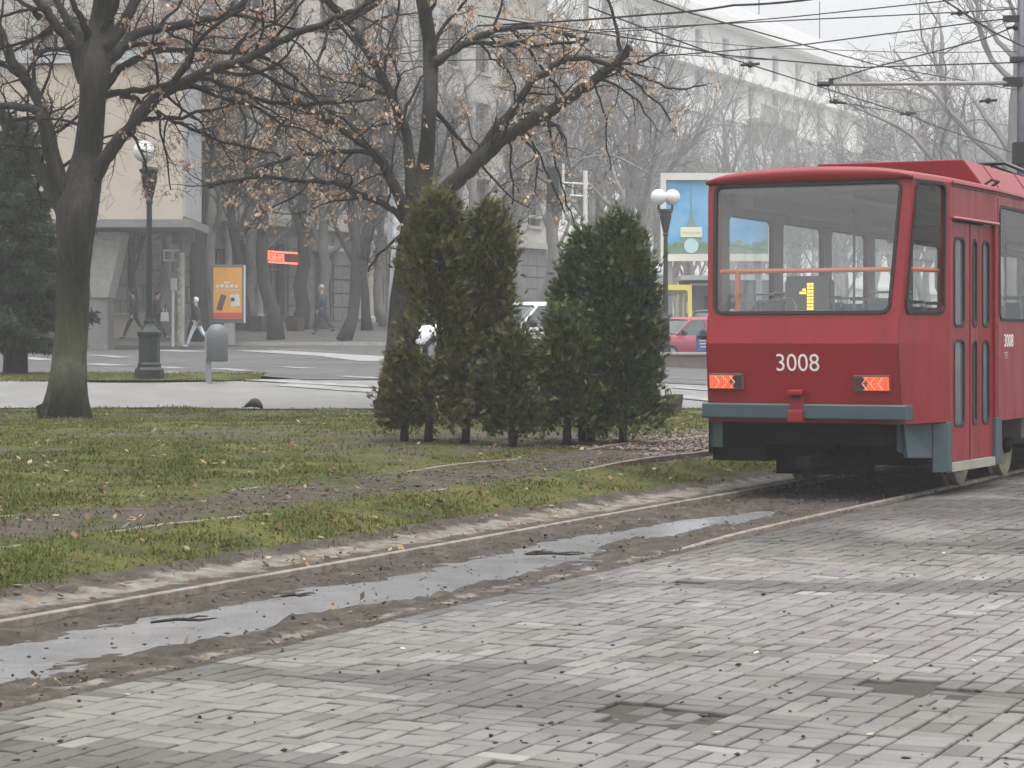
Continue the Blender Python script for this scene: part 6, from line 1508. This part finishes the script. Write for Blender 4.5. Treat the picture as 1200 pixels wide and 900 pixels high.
# clods, stones, seeds
def clods(name, x, y, z, size, cols, sq=.6):
    n = len(x); c = np.stack([x, y, z], -1); s_ = rng.uniform(*size, (n, 1)); O = np.array([[1, 0, 0], [-1, 0, 0], [0, 1, 0], [0, -1, 0], [0, 0, 1], [0, 0, -1]], float)
    a = rng.uniform(0, 6.28, n); ca_, sa_ = np.cos(a), np.sin(a); V = np.zeros((n, 6, 3)); j = rng.uniform(.55, 1.3, (n, 6))
    st = rng.uniform(.8, 2.0, n)
    for i in range(6):
        ox, oy, oz = O[i]; V[:, i, 0] = (ox*ca_*st-oy*sa_)*j[:, i]; V[:, i, 1] = (ox*sa_*st+oy*ca_)*j[:, i]; V[:, i, 2] = oz*sq*j[:, i]
    V = c[:, None]+V*s_[:, None]*.5; T = np.array([[0, 2, 4], [2, 1, 4], [1, 3, 4], [3, 0, 4], [2, 0, 5], [1, 2, 5], [3, 1, 5], [0, 3, 5]])
    cols = np.array(cols); cc = cols[rng.integers(0, len(cols), n)]*rng.uniform(.7, 1.3, (n, 1))
    return tag(fastmesh(name, V.reshape(-1, 3), (np.arange(n)[:, None, None]*6+T[None]).reshape(-1, 3), 'tinted', tint=np.repeat(cc, 6, 0)), kind='stuff')
x, y, q, s = scatter(5200, 5.7, 7.35, 6.0, 24); k = (hollow(q, s) < rng.normal(-.02, .15, len(x))); k |= rng.random(len(x)) < .10
x, y, q = x[k], y[k], q[k]; clods("mud_clods", x, y, -.015+.012*rng.random(len(x)), (.006, .026), [(.05, .042, .034), (.075, .062, .05), (.11, .095, .075), (.04, .034, .03)])
x, y, q, s = scatter(3600, 8.6, 10.7, 14, 36); k = rng.random(len(x)) < .7; x, y = x[k], y[k]; clods("far_mud_clods", x, y, Gn(x, y)-.012, (.012, .045), [(.045, .037, .03), (.07, .058, .046), (.10, .088, .07), (.12, .10, .075)])
x, y, q, s = scatter(16000, 8.3, 11.6, 24, 46); k = (x > -.2+rng.normal(0, .6, len(x))) & (rng.random(len(x)) < np.exp(-((q-9.9)/1.3)**4)); x, y = x[k], y[k]
clods("track_gravel", x, y, Gn(x, y)+.0, (.025, .06), [(.10, .075, .065), (.17, .14, .125), (.06, .048, .044), (.23, .20, .18), (.13, .085, .07)], .8)
y = 7+20*rng.random(620)**1.4; x = rng.uniform(-.24, .25, 620)*y; q = -C*x+S*y; k = (q < 5.6) & (q > -6); clods("seed_litter", x[k], y[k], .004+0*x[k], (.008, .026), [(.02, .016, .014), (.035, .026, .02), (.05, .03, .02)])
y = 7+14*rng.random(120)**1.2; x = rng.uniform(-.24, .25, 120)*y; q = -C*x+S*y; k = (q < 5.6); flat_leaves("paving_leaves", x[k], y[k], .008+0*x[k], (.02, .05), [(.5, .46, .38), (.10, .06, .04), (.05, .035, .03), (.40, .34, .24)], .2)
# twigs lying in the water and on the paving
for i, (px, py, L_, lab) in enumerate(((215, 729, .34, "wet dark twig with a raised fork lying in the puddle at left"), (650, 651, .42, "dark wet branch lying in the puddle below the grass"), (632, 649, .2, "short dark stub beside the branch in the puddle"), (345, 700, .18, "dark twig near the middle of the puddle"))):
    o = thing("twig", lab, "twig", PG(px, py)+Vector((0, 0, .0 if py < 760 else .012)), R(random.uniform(-25, 25))); p = MB()
    p.tube([(-L_/2, 0, .0), (-L_*.1, .03, .012), (L_*.25, -.02, .012), (L_/2, .03, .016)], [.007, .010, .008, .003], 6); p.tube([(L_*.05, .02, .012), (L_*.2, .12, .016), (L_*.34, .14, .012)], [.007, .005, .003], 5); p.build("stick", 'bark', o)
# ============================================================ HAZE
def make_haze(d=.0013):
    m = bpy.data.materials.new("foggy_air"); m.use_nodes = True; t = m.node_tree; t.nodes.clear()
    o = t.nodes.new("ShaderNodeOutputMaterial"); v = t.nodes.new("ShaderNodeVolumePrincipled")
    v.inputs['Color'].default_value = (.95, .96, .97, 1); v.inputs['Density'].default_value = d; v.inputs['Anisotropy'].default_value = 0.0
    t.links.new(v.outputs[0], o.inputs['Volume'])
    mb = MB(); mb.box((0, 130, 17), (520, 340, 38)); h = mb.build("haze", m); tag(h, kind='stuff')
make_haze()
